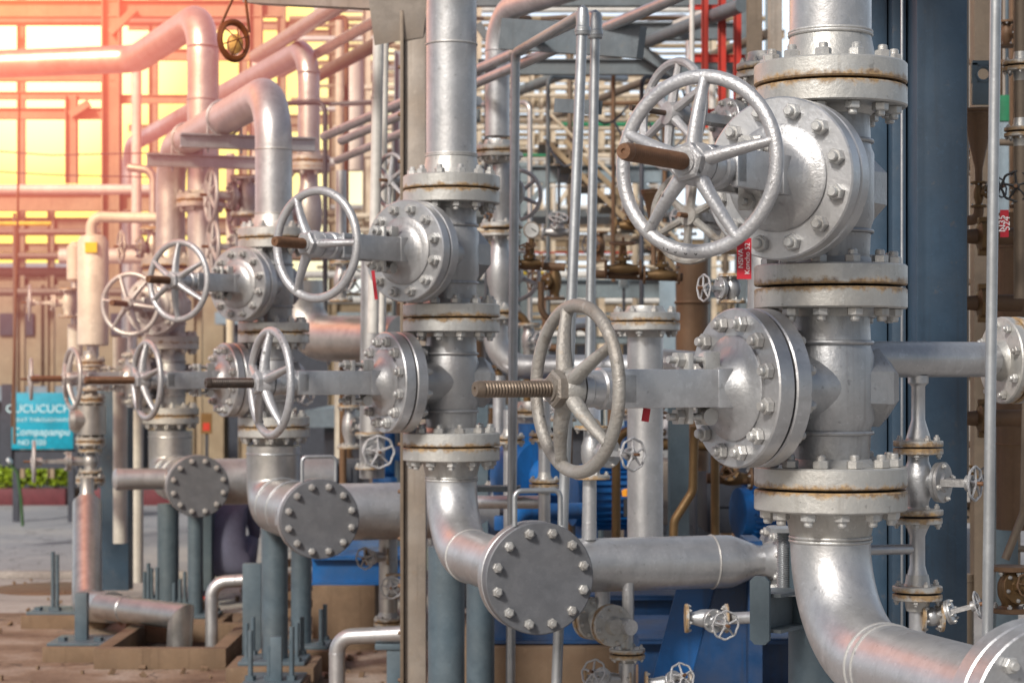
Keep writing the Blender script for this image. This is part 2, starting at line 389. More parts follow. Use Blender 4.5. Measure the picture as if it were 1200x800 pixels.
# ------------------------------------------------------------ gate valve
def handwheel_mesh(nsp=5, Rw=0.22):
    b = MB(); b.torus(Rw - 0.0155, 0.0155, Matrix.Translation((0, 0, -0.03)), 64, 12, 1.1)
    for i in range(nsp):
        a = 2 * PI * i / nsp
        pts = []; rad = []
        for t in (0, .15, .4, .7, .9, 1.0):
            rr = 0.030 + (Rw - 0.022 - 0.030) * t
            z = -0.004 - 0.026 * (t ** 1.5) + 0.004 * math.sin(PI * t)
            pts.append((rr * math.cos(a), rr * math.sin(a), z)); rad.append(0.024 - 0.0095 * t + (0.004 if t == 1 else 0))
        b.tube(pts, 0.014, 12, radii=rad, sx=0.78)
    b.lathe([(0.022, -0.03), (0.05, -0.03), (0.053, -0.015), (0.05, 0.006), (0.044, 0.016), (0.022, 0.016)], 32)
    return b.mesh('handwheel', 40)
def gate_valve(label, k_loc, az, scale=1.0, nb=12, L=0.745, tip=1.04, nsp=5, wmat='wheel', smat='stem', spin=0.0, group='main gate valves on the risers', face=0.2635, name='gate_valve', bonnetR=0.205, thr=True, seg=56):
    t = thing(name, label, 'valve', k_loc, -az, group, scale); dl = L - 0.75
    b = MB()
    b.lathe([(0.10, -face + 0.054), (0.104, -0.15), (0.106, -0.105), (0.114, -0.085), (0.114, 0), (0.114, 0.085), (0.106, 0.105), (0.104, 0.15), (0.10, face - 0.054)], 40)
    b.lathe([(0.098, -0.02), (0.100, 0.09), (0.102, 0.15), (0.12, 0.185), (0.128, 0.203)], 40, TOA, sx=1.06, sy=0.92)
    for zz in (-1, 1): b.torus(0.1085, 0.006, Matrix.Translation((0, 0, zz * 0.118)), 40, 8)
    # blank boss at the back of the body: chamfered block with a weld-like rib
    bk = Matrix.Rotation(-PI / 2, 4, 'X')
    b.lathe([(0.105, 0.02), (0.11, 0.10), (0.112, 0.128), (0.085, 0.165), (0.02, 0.168)], 8, bk, ph=PI / 8)
    for sx_ in (-1, 1):
        b.box((sx_ * 0.0, -0.14, 0), (0.018, 0.08, 0.30), bev=0.003)
    b.make('body', 'cast', t, sharp=34)
    flange(t, (0, 0, face - 0.0035), DN, mat='flange', nb=nb, neck=0.02, rin=0.105, seg=seg)
    flange(t, (0, 0, -face + 0.0035), UP, mat='flange', nb=nb, neck=0.02, rin=0.105, ph=0.26, seg=seg)
    gasket(t, (0, 0, -face), UP, 0.165)
    T3 = TOA.to_3x3(); TB = Matrix.Rotation(-PI / 2, 3, 'X')
    # body side bonnet flange: face looks away from body, so its own body goes back towards +Y
    flange(t, (0, -0.2535, 0), TB, Rr=bonnetR, t=0.048, rin=0.11, nb=nb, neck=0.01, mat='silver', bs=0.95, name='body_flange', seg=seg)
    gasket(t, (0, -0.2565, 0), T3, bonnetR - 0.012, 0.006)
    fb = flange(t, (0, -0.2595, 0), T3, Rr=bonnetR, t=0.048, rin=0.10, nb=nb, neck=0.005, mat='silver', bs=1.0, name='bonnet_flange', ph=0.26, seg=seg)
    b = MB()
    z0 = 0.3075
    b.lathe([(0.134, z0 - 0.004), (0.136, z0 + 0.006), (0.130, z0 + 0.010), (0.112, z0 + 0.012), (0.098, z0 + 0.016), (0.080, z0 + 0.030), (0.062, z0 + 0.055), (0.05, z0 + 0.085)], 48, TOA)
    b.make('bonnet', 'cast', t, sharp=30)
    b = MB()
    for s in (-1, 1):
        b.box((s * 0.045, -0.475 - dl / 2, 0), (0.020, 0.30 + dl, 0.096), bev=0.005)
        b.box((s * 0.032, -0.60 - dl, 0), (0.046, 0.05, 0.080), bev=0.006)
        b.box((s * 0.040, -0.36, 0), (0.036, 0.06, 0.10), bev=0.006)
    b.lathe([(0.046, 0.61), (0.052, 0.62), (0.052, 0.655), (0.046, 0.66), (0.046, 0.69), (0.05, 0.695), (0.05, 0.715), (0.03, 0.72)], 32, Matrix.Translation((0, -dl, 0)) @ TOA)
    y = b.make('yoke', 'silver', t, sharp=34)
    b = MB()
    b.box((0, -0.455, 0), (0.062, 0.016, 0.18), bev=0.004)
    b.lathe([(0.03, 0.40), (0.03, 0.46)], 20, TOA)
    for s in (-1, 1):
        b.cyl((0, -0.395, s * 0.072), (0, -0.505, s * 0.072), 0.0095, 12)
        b.lathe([(0.021, 0.464), (0.021, 0.484)], 6, Matrix.Translation((0, 0, s * 0.072)) @ TOA)
        b.lathe([(0.022, -0.015), (0.022, 0.015)], 16, Matrix.Translation((0, -0.385, s * 0.072)) @ Matrix.Rotation(PI / 2, 4, 'Y'))
        b.box((s * 0.018, -0.385, s * 0.068), (0.012, 0.045, 0.05), bev=0.003)
    b.make('packing_gland', 'bolt', t, sharp=34)
    b = MB()
    prof = [(0.014, 0.40), (0.014, 0.60), (0.0195, 0.60)]
    z = L - 0.02; p_ = 0.0085
    if thr:
        while z < tip - 0.02:
            prof += [(0.0175, z), (0.0208, z + p_ * 0.35), (0.0208, z + p_ * 0.6)]; z += p_
    else: prof += [(0.0205, z)]
    prof += [(0.0205, tip - 0.012), (0.0175, tip), (0.006, tip), (0.005, tip - 0.004)]
    b.lathe(prof, 22, TOA); b.make('stem', smat, t, sharp=50)
    key = ('wheel', nsp, wmat)
    if key not in CACHE:
        me = handwheel_mesh(nsp); me.materials.append(M[wmat]); CACHE[key] = me
    wv = link('handwheel', CACHE[key], None, t, (0, -L, 0), (Matrix.Rotation(PI / 2, 3, 'X') @ Matrix.Rotation(spin, 3, 'Z')))
    nb_ = MB(); nb_.lathe([(0.042, 0.012), (0.047, 0.016), (0.047, 0.036), (0.040, 0.041), (0.024, 0.041), (0.023, 0.034)], 6)
    nb_.lathe([(0.030, 0.036), (0.030, 0.046), (0.022, 0.046)], 24)
    nb_.make('hub_nut', wmat, wv, sharp=30)
    return t, y, wv
def text_mesh(s, size, depth=0.0015):
    cu = bpy.data.curves.new('txt', 'FONT'); cu.body = s; cu.size = size; cu.extrude = depth; cu.align_x = 'CENTER'; cu.align_y = 'CENTER'
    o = bpy.data.objects.new('txt', cu); COL.objects.link(o)
    dg = bpy.context.evaluated_depsgraph_get(); me = bpy.data.meshes.new_from_object(o.evaluated_get(dg))
    bpy.data.objects.remove(o); return me

def at(k, z): v = ROW(k); return Vector((v.x, v.y, z))
VU, VL = (ZT + ZM) / 2, (ZM + ZL) / 2
v0, y0, w0 = gate_valve('large upper gate valve with its pale silver five spoke handwheel facing forward at the right', at(0, VU), R_(34), spin=0.22, L=0.75, tip=1.06)
v1, y1, w1 = gate_valve('large lower right gate valve with worn speckled handwheel and greasy brown threaded stem', at(0, VL), R_(62), spin=0.55, wmat='wornwheel', smat='darkstem', L=0.80, tip=1.05)
v2, y2, w2 = gate_valve('upper gate valve in the middle with rust brown stem and open round handwheel', at(1, VU), R_(37), spin=0.0, L=0.85, tip=1.05, nsp=3)
v3, y3, w3 = gate_valve('lower middle gate valve with dark blackish threaded stem and narrow looking handwheel', at(1, VL), R_(61), spin=0.3, smat='blackstem', L=0.83, tip=1.07)
v4, y4, w4 = gate_valve('upper gate valve on the third riser with six spoke handwheel overlapping another wheel', at(2, VU), R_(34), spin=0.5, nsp=6, L=0.80, tip=1.0, thr=True, seg=40)
v5, y5, w5 = gate_valve('lower gate valve on the third riser whose brown stem points at the left vessel', at(2, VL), R_(59), spin=0.3, L=0.78, tip=1.1, thr=True, seg=40)
v6, y6, w6 = gate_valve('upper gate valve on the farthest riser with wheel half behind the next wheel', at(3, VU - 0.02), R_(15), spin=0.9, nsp=6, L=0.68, tip=0.94, thr=False, seg=32)
v7, y7, w7 = gate_valve('lower gate valve on the farthest riser with small narrow looking wheel beside the left vessel', at(3, VL), R_(62), spin=0.1, L=0.74, tip=1.0, thr=False, seg=32)
# raised foundry mark on the yokes
for y, s in ((y0, 1), (y1, 1), (y2, -1), (y3, 1)):
    me = text_mesh('A', 0.042, 0.002); me.materials.append(M['wheel'])
    o = link('cast_mark', me, None, y, (-0.0565, -0.545, 0.0), Matrix(((0, 0, -1), (-1, 0, 0), (0, 1, 0))) @ Matrix.Rotation(-PI / 2, 3, 'Z'))
# worn letters cast on the front handwheel rim
for i, ch in enumerate('N560'):
    a = R_(-112 + i * 7.5) - 0.22
    me = text_mesh(ch, 0.021, 0.001); me.materials.append(M['gasket'])
    link('cast_letter', me, None, w0, (0.207 * math.cos(a), 0.207 * math.sin(a), -0.0167), (0, 0, a + PI / 2))

# ------------------------------------------------------------ risers above the valves
def riser(label, k, pts, bend, welds=(), r=0.105, name='riser_pipe', group='main riser pipes', r_up=None, mat='silver', fl=True, **kw):
    base = at(k, ZT)
    t = thing(name, label, 'pipe', base, 0, group)
    if fl:
        flange(t, (0, 0, 0.0035), UP, neck=0.085, rin=0.104, ph=0.26)
        gasket(t, (0, 0, 0), UP, 0.165)
    loc = [Vector(p) - base for p in pts]
    MB().tube(loc, r, 48, bend=bend, arc=14).make('pipe', mat, t)
    for z in welds: MB().torus(r, 0.005, None or Matrix.Identity(4), 48, 8).make('weld_seam', 'bolt', t, (0, 0, z))
    return t
A = at(0, ZT); riser('thick silver riser pipe rising from the large right flange past the top edge', 0, [A + Vector((0, 0, .13)), A + Vector((0, 0, 3))], None, welds=(0.135, 0.142), r=0.107)
B_ = at(1, ZT); riser('tall silver riser pipe in the middle with two weld rings', 1, [B_ + Vector((0, 0, .13)), B_ + Vector((0, 0, 1.15)), B_ + Vector((1.0877, -3.053, 1.15))], 0.42, welds=(0.14, 0.147, 0.60), r=0.104)
C_ = at(2, ZT); D_ = at(3, ZT); zb = 3.34
t = riser('silver bridge pipe looping from the third riser back to the farthest one', 2, [C_ + Vector((0, 0, .13)), Vector((C_.x, C_.y, zb)), Vector((D_.x, D_.y, zb)), D_ + Vector((0, 0, 0.06))], 0.32, welds=(0.14, 0.50), r=0.104)
flange(t, D_ - C_ + Vector((0, 0, 0.0035)), UP, neck=0.085, rin=0.104, seg=32)

# ------------------------------------------------------------ headers below the valves
def header(label, k, Lend, rp=0.105, pm='silver', azh=R_(16.5), blindmat='blind', handle=True, lug=False, bl_ang=0.26):
    base = at(k, ZL)
    t = thing('outlet_pipe', label, 'pipe', base, azh, 'outlet elbows below the risers')
    flange(t, (0, 0, -0.0035), DN, neck=0.075, rin=0.104, ph=0.26)
    zc = -0.426
    if rp > 0.12:
        MB().tube([(0, 0, -0.105), (0, 0, -0.135), (0, 0, zc - 0.01), (0, -Lend + 0.05, zc)], rp, 48, bend=[0.01, 0.27], arc=18).make('elbow', pm, t)
        for zz in (-0.15,): MB().torus(rp, 0.005, Matrix.Identity(4), 48, 8).make('cladding_band', 'gal', t, (0, 0, zz))
        for yy in (-0.28, -0.62): MB().torus(rp, 0.005, TOA, 48, 8).make('cladding_band', 'gal', t, (0, yy, zc))
    else: MB().tube([(0, 0, -0.12), (0, 0, zc), (0, -Lend + 0.10, zc)], rp, 48, bend=0.29, arc=18).make('elbow', pm, t)
    for z in (-0.128, -0.138): MB().torus(0.105, 0.005, Matrix.Identity(4), 48, 8).make('weld_seam', 'bolt', t, (0, 0, z))
    for y in ((-0.30, -0.335) if k == 0 else (-0.31,)): MB().torus(0.105, 0.0042, TOA, 48, 8).make('weld_seam', 'bolt', t, (0, y, zc))
    TB = Matrix.Rotation(-PI / 2, 3, 'X')
    flange(t, (0, -Lend, zc), TB, neck=0.07, rin=0.104, mat='silver')
    gasket(t, (0, -Lend - 0.003, zc), TB, 0.17, 0.006)
    bf = flange(t, (0, -Lend - 0.006, zc), TOA.to_3x3(), kind='blind', mat=blindmat, name='blind_flange', ph=bl_ang, bs=0.86)
    if handle:
        b = MB(); hx, hz = 0.085, 0.11
        b.tube([(-hx, -Lend - 0.03, zc + 0.185), (-hx, -Lend - 0.03, zc + 0.20 + hz), (hx, -Lend - 0.03, zc + 0.20 + hz), (hx, -Lend - 0.03, zc + 0.185)], 0.0095, 12, bend=0.025, arc=5)
        b.make('handle', 'gal', t)
    if lug:
        b = MB(); m = Matrix.Translation((-0.098 - (rp - 0.105), -Lend + 0.165, zc + 0.0))
        b.box((-0.012, 0, 0), (0.05, 0.085, 0.09), m, bev=0.004); b.box((-0.039, -0.022, 0), (0.006, 0.03, 0.07), m)
        b.make('name_plate_box', 'silver', t)
    return t
h0 = header('huge silver elbow curving to the lower right corner below the right riser', 0, 1.05, handle=False, blindmat='silver')
h1 = header('middle silver elbow ending in a round grey bolted cover with a handle', 1, 1.17, lug=True)
h2 = header('third silver elbow ending in a smaller grey bolted cover with a handle', 2, 1.28, 0.152, 'clad', lug=True)
h3 = header('farthest silver elbow ending in a round bolted cover without a handle', 3, 1.38, 0.155, 'clad', handle=False)

def hloc(k, L, azh=R_(16.5)):
    v = ROW(k); return Vector((v.x + L * math.sin(azh), v.y - L * math.cos(azh), ZL - 0.426))
rdir = Vector((math.cos(R_(16.5)), math.sin(R_(16.5)), 0))
def rotto(axis): return frame(axis)

# header branches to the right behind the blind flanges
def branch(label, k, Lb, length, r=0.102, red=True, off=0.0, group='header pipes running right from the covers'):
    p = hloc(k, Lb) + rdir * 0.08 + Vector((0, 0, off)); t = thing('header_pipe', label, 'pipe', p, 0, group)
    if red:
        e = rdir * length
        b = MB(); pts = [Vector((0, 0, 0)), rdir * (length * 0.97), rdir * length, rdir * (length + 0.05), rdir * (length + 0.10), rdir * (length + 0.16)]
        b.tube(pts, r, 44, radii=[r, r, r * 0.98, r * 0.80, r * 0.62, r * 0.6]); b.make('pipe', 'silver', t)
        wb = MB(); fm = frame(rdir).to_4x4()
        wb.torus(r, 0.004, Matrix.Translation(rdir * (length * 0.90)) @ fm, 44, 8); wb.make('weld_seam', 'bolt', t)
        flange(t, rdir * (length + 0.195), frame(-rdir), Rr=0.135, t=0.03, rin=0.062, nb=8, neck=0.05, mat='silver', bs=0.85)
        flange(t, rdir * (length + 0.20), frame(rdir), Rr=0.135, t=0.03, rin=0.062, nb=8, neck=0.05, mat='silver', bs=0.85)
    else:
        MB().tube([Vector((0, 0, 0)), rdir * length], r, 40).make('pipe', 'silver', t)
    return t
hb1 = branch('long silver header pipe running right from the middle bolted cover to a small flange', 1, 0.80, 0.83)
hb2 = branch('silver header pipe running right from the third bolted cover to the brown post', 2, 0.85, 0.95, r=0.15, red=False)
hb3 = branch('silver header pipe beside the farthest bolted cover', 3, 0.9, 0.9, r=0.155, red=False)
# left stub of the farthest header
p = hloc(3, 0.8); t = thing('stub_pipe', 'short capped silver stub left of the farthest bolted cover', 'pipe', p)
MB().tube([Vector((0, 0, 0.02)), -rdir * 0.42 + Vector((0, 0, 0.02))], 0.072, 28, radii=[0.072, 0.072]).lathe([(0.074, 0.42), (0.074, 0.46), (0.05, 0.48), (0.01, 0.485)], 24, Matrix.Translation((0, 0, 0.02)) @ frame(-rdir).to_4x4()).make('pipe', 'silver', t)

# ------------------------------------------------------------ support legs
def leg(label, px, d, wpx, ytop, tl=1.0):
    r = wpx * d / FP / 2; X = (px - 600) * d / FP; zt = CZ - (ytop - 437) * d / FP
    t = thing('pipe_support', label, 'pipe support', (X, d, 0), 0, 'blue grey support legs')
    MB().cyl((0, 0, 0.14), (0, 0, zt), r, 36).make('column', 'leg', t)
    b = MB(); s = r * 2 + 0.22
    b.box((0, 0, 0.137), (s, s, 0.02), bev=0.003); b.make('base_plate', 'leg', t)
    for sx_ in (-1, 1):
        for sy_ in (-1, 1):
            bb = MB(); bb.cyl((sx_ * s * 0.38, sy_ * s * 0.38, 0.12), (sx_ * s * 0.38, sy_ * s * 0.38, 0.36), 0.013, 10)
            bb.lathe([(0.026, 0.147), (0.026, 0.17)], 6, Matrix.Translation((sx_ * s * 0.38, sy_ * s * 0.38, 0)))
            bb.make('anchor_bolt', 'leg', t)
    b = MB(); b.box((0, 0, 0.063), (s + 0.12, s + 0.12, 0.126), bev=0.012)
    o = b.make('concrete_pad', 'plinth', None, (X, d, 0)); tag(o, 'low stained concrete pad under ' + label, 'plinth', 'concrete pads under the legs')
    return t
leg('blue grey leg left under the middle elbow', 523, 8.45, 43, 640)
leg('narrower blue grey leg right under the middle elbow', 563, 8.95, 33, 655)
leg('blue grey leg left under the third elbow', 322, 11.55, 31, 610)
leg('narrower blue grey leg right under the third elbow', 353, 12.2, 24, 620)
leg('blue grey leg left under the farthest elbow', 197, 14.5, 25, 590)
leg('narrower blue grey leg right under the farthest elbow', 229, 13.7, 18, 595)
leg('wide blue grey leg behind the huge elbow at the right', 955, 6.1, 62, 640)

# ============================================================ generic plant pieces
def joint(parent, loc, axis, Rr, t, rin, nb=8, mat='flange', neck=0.03, bs=0.6, seg=36, bm_='bolt'):
    a = Vector(axis).normalized(); loc = Vector(loc)
    flange(parent, loc + a * 0.003, frame(a), Rr=Rr, t=t, rin=rin, nb=nb, neck=neck, mat=mat, bs=bs, seg=seg, boltmat=bm_)
    flange(parent, loc - a * 0.003, frame(-a), Rr=Rr, t=t, rin=rin, nb=nb, neck=neck, mat=mat, bs=bs, seg=seg, boltmat=bm_)
    gasket(parent, loc, frame(a), Rr * 0.82, 0.004)
def pipe(label, pts, r, mat='silver', bend=None, name='pipe', group=None, joints=(), seams=(), n=24, cat='pipe', arc=10):
    pts = [Vector(p) for p in pts]; o0 = pts[0]
    L = [p - o0 for p in pts]
    if not joints and not seams:
        o = MB().tube(L, r, n, bend=bend, arc=arc).make(name, mat, None, o0); tag(o, label, cat, group); return o
    t = thing(name, label, cat, o0, 0, group)
    MB().tube(L, r, n, bend=bend, arc=arc).make('tube', mat, t)
    for (p, ax, Rr) in joints: joint(t, Vector(p) - o0, ax, Rr, Rr * 0.24, r, nb=8, bs=Rr / 0.2, seg=32)
    for (p, ax) in seams: MB().torus(r * 1.0, r * 0.06, frame(ax).to_4x4(), n, 6).make('seam', mat, t, Vector(p) - o0)
    return t
def wheel_small(nsp=4):
    k = ('ws', nsp)
    if k not in CACHE:
        b = MB(); n = 48; rings = []
        for i in range(n):
            a = 2 * PI * i / n; Rw = 1 + (0.035 if nsp < 6 else 0) * math.cos(8 * a)
            rings.append([Vector(((Rw + 0.085 * math.cos(q * PI / 4)) * math.cos(a), (Rw + 0.085 * math.cos(q * PI / 4)) * math.sin(a), 0.085 * math.sin(q * PI / 4))) for q in range(8)])
        b.ring_surf(rings, loop=True)
        for i in range(nsp):
            a = 2 * PI * i / nsp + 0.4; b.cyl((0.15 * math.cos(a), 0.15 * math.sin(a), 0.05), (0.97 * math.cos(a), 0.97 * math.sin(a), 0), 0.1, 8, 0.07)
        b.lathe([(0.24, -0.1), (0.26, 0), (0.22, 0.16), (0.1, 0.18)], 12)
        CACHE[k] = b.mesh('handwheel', 40)
    return CACHE[k]
def small_valve(label, loc, axis, sdir, half, fR, wR, Ls, mat='cast', wmat='wheel', smat='stem', nb=4, group=None, name='small_gate_valve', nsp=5, fmat='flange', rise=0.06):
    t = thing(name, label, 'valve', loc, 0, group)
    ax = Vector(axis).normalized(); sd = Vector(sdir).normalized(); fa = frame(ax); fs = frame(sd).to_4x4()
    b = MB(); q = fR * 0.42
    b.lathe([(q, -half + fR * 0.2), (q * 1.02, -half * 0.6), (q * 1.45, -half * 0.25), (q * 1.5, 0), (q * 1.45, half * 0.25), (q * 1.02, half * 0.6), (q, half - fR * 0.2)], 24, fa.to_4x4())
    b.lathe([(q * 0.8, 0), (q * 0.95, Ls * 0.32), (q * 1.0, Ls * 0.36)], 20, fs)
    b.make('body', mat, t)
    for s in (1, -1):
        flange(t, ax * s * (half - 0.002), frame(-ax * s), Rr=fR, t=fR * 0.24, rin=q, nb=nb, neck=fR * 0.1, mat=fmat, bs=fR / 0.2 * 1.15, seg=32)
    f = flange(t, sd * Ls * 0.40, frame(sd), Rr=fR * 0.82, t=fR * 0.16, rin=q * 0.8, nb=nb, neck=fR * 0.1, mat=mat, bs=fR / 0.2, seg=24, name='bonnet_flange')
    b = MB(); b.lathe([(fR * 0.8, Ls * 0.34), (fR * 0.8, Ls * 0.395)], 24, fs); b.make('body_flange', mat, t)
    b = MB(); side = fs.to_3x3() @ Vector((1, 0, 0))
    for s in (1, -1):
        b.bar(sd * Ls * 0.42 + side * s * q * 0.8, sd * Ls * 0.88 + side * s * q * 0.55, q * 0.35, q * 0.7)
    b.lathe([(q * 0.8, Ls * 0.86), (q * 0.8, Ls * 0.97)], 16, fs); b.lathe([(q * 0.5, Ls * 0.42), (q * 0.45, Ls * 0.6)], 12, fs)
    b.make('yoke', mat, t)
    MB().cyl(sd * Ls * 0.4, sd * (Ls * (1 + rise) + wR * 0.35), max(0.006, q * 0.22), 10).make('stem', smat, t)
    me = wheel_small(6 if wR > 0.125 else nsp)
    if not me.materials: me.materials.append(None)
    o = bpy.data.objects.new('handwheel', me); COL.objects.link(o); o.parent = t
    o.location = sd * Ls; o.rotation_euler = (frame(sd)).to_euler(); o.scale = (wR,) * 3
    o.material_slots[0].link = 'OBJECT'; o.material_slots[0].material = M[wmat]
    return t
Z = Vector((0, 0, 1)); X_ = Vector((1, 0, 0)); Y_ = Vector((0, 1, 0))
def px(n, d): return n * d / FP

# ------------------------------------------------------------ right of the front riser
d = 5.55
t = pipe('silver side pipe leaving the right riser to a flange behind the conduit', [P(1008, 421, d - .12), P(1160, 421, d + .15)], px(21, d), n=32, group=None,
         joints=[(P(1184, 422, d + .2), rdir, 0.122)])
pipe('silver pipe stub beyond the large flange at the right edge', [P(1186, 422, d + .2), P(1290, 422, d + .4)], px(20, d), n=28)
small_valve('small silver gate valve in the drain line right of the front riser', P(1076, 564, d), Z, (0.80, -0.6, 0), px(40, d), px(29, d), px(19, d), 0.165, nb=4)
t = thing('drain_pipe', 'thin silver drain pipe above the small gate valve right of the front riser', 'pipe', P(1076, 440, d))
MB().lathe([(px(12, d), 0.0), (px(12, d), -0.02), (px(9, d), -0.026), (px(8, d), -0.03), (px(8, d), -0.12), (px(14, d), -0.165), (px(14, d), -0.18)], 24).make('tube', 'silver', t)
flange(t, (0, 0, -px(83, d)), UP, Rr=px(29, d), t=px(7, d), rin=px(13, d), nb=4, neck=0.012, bs=0.42, seg=32)
t = thing('drain_pipe', 'silver drain tee below the small gate valve with a side pipe into the elbow', 'pipe', P(1075, 606, d))
MB().lathe([(px(14, d), -0.02), (px(9, d), -0.05), (px(9, d), -0.13), (px(15, d), -0.18), (px(15, d), -0.2)], 24).make('tube', 'silver', t)
MB().cyl((0, 0, -px(37, d)), (-0.16, -0.03, -px(37, d)), px(6, d), 16).make('side_pipe', 'silver', t)
flange(t, (0, 0, 0), DN, Rr=px(29, d), t=px(7, d), rin=px(13, d), nb=4, neck=0.012, bs=0.42, seg=32)
joint(t, (0, 0, -px(88, d)), Z, px(29, d), px(7, d), px(13, d), nb=4, bs=0.42)
MB().cyl((0, 0, -px(95, d)), (0, 0, -px(150, d)), px(10, d), 18).make('lower_tube', 'silver', t)
small_valve('small silver valve low behind the huge elbow with its little wheel tilted', P(1092, 722, d), X_, (0.75, -0.35, 0.25), px(14, d), px(18, d), px(15, d), 0.13, nb=6)
pipe('slim silver vertical conduit in front of the right edge', [P(1167, -20, 4.7), P(1157, 745, 4.75)], px(6.5, 4.7), 'gal', n=20, name='conduit', cat='conduit')
# dark steel column
d = 6.6
b = MB(); x0, x1 = P(1047, 0, d).x, P(1120, 0, d).x; cx = (P(1020, 0, d).x + x1) / 2
t = thing('steel_column', 'dark blue grey steel column directly behind the front riser', 'column', (cx, d, 0))
b = MB(); wd = x1 - P(1062, 0, d).x
b.box((P(1091, 0, d).x - cx, 0, 2.9), (wd, 0.34, 5.6), bev=0.006); b.make('web', 'navy', t)
b = MB(); b.box((P(1051, 0, d).x - cx, 0.06, 2.9), (px(16, d), 0.2, 5.6), bev=0.004); b.make('edge_strip', 'navy', t)
b = MB(); b.box((P(1030, 0, d).x - cx, 0.12, 2.9), (px(22, d), 0.2, 5.6), bev=0.004); b.make('side_flange', 'navy', t)
b = MB(); b.box((0, 0.05, 0.06), (0.5, 0.5, 0.12), bev=0.01); b.make('base_plate', 'leg', t)
pipe('thin grey wire conduit running down the dark steel column', [P(1057, -20, 6.3), P(1057, 800, 6.3)], px(1.6, 6.3), 'gal', n=8, name='wire_conduit', cat='conduit')
# right edge clutter
pipe('tall grey brown pipe with a collar beside the dark column', [P(1128, -30, 7.6), P(1128, 560, 7.6)], px(7.5, 7.6), 'tanpipe', seams=[(P(1128, 32, 7.6), Z), (P(1128, 106, 7.6), Z), (P(1128, 300, 7.6), Z)], n=18)
b = MB(); b.bar(P(1150, -30, 8.2), P(1150, 700, 8.2), px(22, 8), 0.08); tag(b.make('steel_post', 'tanpipe'), 'pale brown flat post behind the rusty funnel', 'post')
t = thing('drain_funnel', 'rusty brown funnel on a thin brown pipe at the upper right', 'funnel', P(1147, 130, 7.1))
MB().lathe([(px(19, 7.1), 0.0), (px(20, 7.1), -0.012), (px(17, 7.1), -0.03), (px(4.5, 7.1), -0.20), (px(4, 7.1), -0.30)], 24).make('cone', 'rustpipe', t)
MB().torus(px(19, 7.1), 0.007, Matrix.Identity(4), 28, 8).make('rim', 'rustpipe', t)
small_valve('little brass brown valve below the rusty funnel', P(1147, 228, 7.1), Z, (0.6, -0.7, 0.2), px(16, 7), px(10, 7), px(12, 7), 0.09, mat='brass', fmat='brass', wmat='charcoal')
pipe('brown elbow pipe below the little brass valve', [P(1147, 240, 7.1), P(1147, 258, 7.1), P(1100, 259, 7.2)], px(6, 7.1), 'rustpipe', bend=0.03, n=14)
t = thing('bracket_plate', 'small blue grey bracket plate with a round hole above the funnel', 'bracket', P(1152, 97, 7.3))
b = MB(); h = px(26, 7.3); wq = px(13, 7.3); 
b.box((0, 0, -h * 0.5), (wq * 2, 0.02, h), bev=0.003); b.box((-wq * 0.8, 0, h * 0.42), (wq * 0.5, 0.02, h * 0.9)); b.box((wq * 0.8, 0, h * 0.42), (wq * 0.5, 0.02, h * 0.9)); b.box((0, 0, h * 0.88), (wq * 2, 0.02, h * 0.2)); b.make('plate', 'leg', t)
MB().torus(px(9, 7.3), 0.008, Matrix.Translation((0, -0.004, h * 0.38)) @ TOA, 24, 8).make('hole_rim', 'leg', t)
tank = thing('drum', 'dull green and grey drum half hidden behind the conduit at the right', 'drum', P(1177, 350, 9.5))
MB().lathe([(0.01, 0), (px(26, 9.5), 0), (px(26, 9.5), px(200, 9.5)), (px(24, 9.5), px(208, 9.5)), (0.01, px(210, 9.5))], 32).make('shell', 'rackgrey', tank)
MB().lathe([(px(26.6, 9.5), px(205, 9.5)), (px(26.6, 9.5), px(235, 9.5)), (0.01, px(237, 9.5))], 32).make('lid', 'green', tank)
pipe('rusty flanged riser at the far right edge', [P(1196, -20, 6.6), P(1196, 350, 6.6)], px(8, 6.6), 'tanpipe', n=18, joints=[(P(1196, 78, 6.6), Z, px(21, 6.6)), (P(1196, 155, 6.6), Z, px(19, 6.6))])
small_valve('brown valve with small black wheel near the right edge', P(1197, 222, 6.7), Z, (-0.35, -0.9, 0), px(22, 6.7), px(14, 6.7), px(17, 6.7), 0.12, mat='rustpipe', fmat='rustpipe', wmat='black')
tg = thing('tag', 'small red tag with white scribble near the right edge', 'tag', P(1177, 262, 6.4))
MB().box((0, 0, 0), (px(10, 6.4), 0.002, px(32, 6.4))).make('card', 'tag', tg)
for i, s in enumerate(('N35', '524')):
    me = text_mesh(s, 0.03, 0.0005); me.materials.append(M['tagtext']); link('writing', me, None, tg, ((-0.5 + i) * 0.014, -0.002, 0), (PI / 2, -PI / 2, 0))
for i, (yy, lab) in enumerate(((277, 'upper'), (355, 'middle'), (490, 'lower'))):
    t = thing('rusty_union', '%s rusty brown pipe union sticking out right of the dark column' % lab, 'pipe fitting', P(1148, yy, 6.9))
    MB().tube([(-0.12, 0, 0.0), (0.0, 0, 0), (0.14, 0, 0)], 0.018, 14, radii=[0.016, 0.028, 0.03]).make('tube', 'rustpipe', t)
    MB().lathe([(0.03, -0.03), (0.055, -0.02), (0.055, 0.02), (0.03, 0.03)], 8, Matrix.Translation((0.02, 0, 0)) @ Matrix.Rotation(PI / 2, 4, 'Y')).make('collar', 'brass', t)
    for a in (1, -1): MB().box((0.02, 0, a * 0.05), (0.05, 0.03, 0.03), bev=0.004).make('lug', 'brass', t)
pipe('thick rust brown vertical pipe at the right edge', [P(1190, 250, 7.4), P(1190, 620, 7.4)], px(22, 7.4), 'rustpipe', n=24, seams=[(P(1190, 290, 7.4), Z), (P(1190, 520, 7.4), Z)])
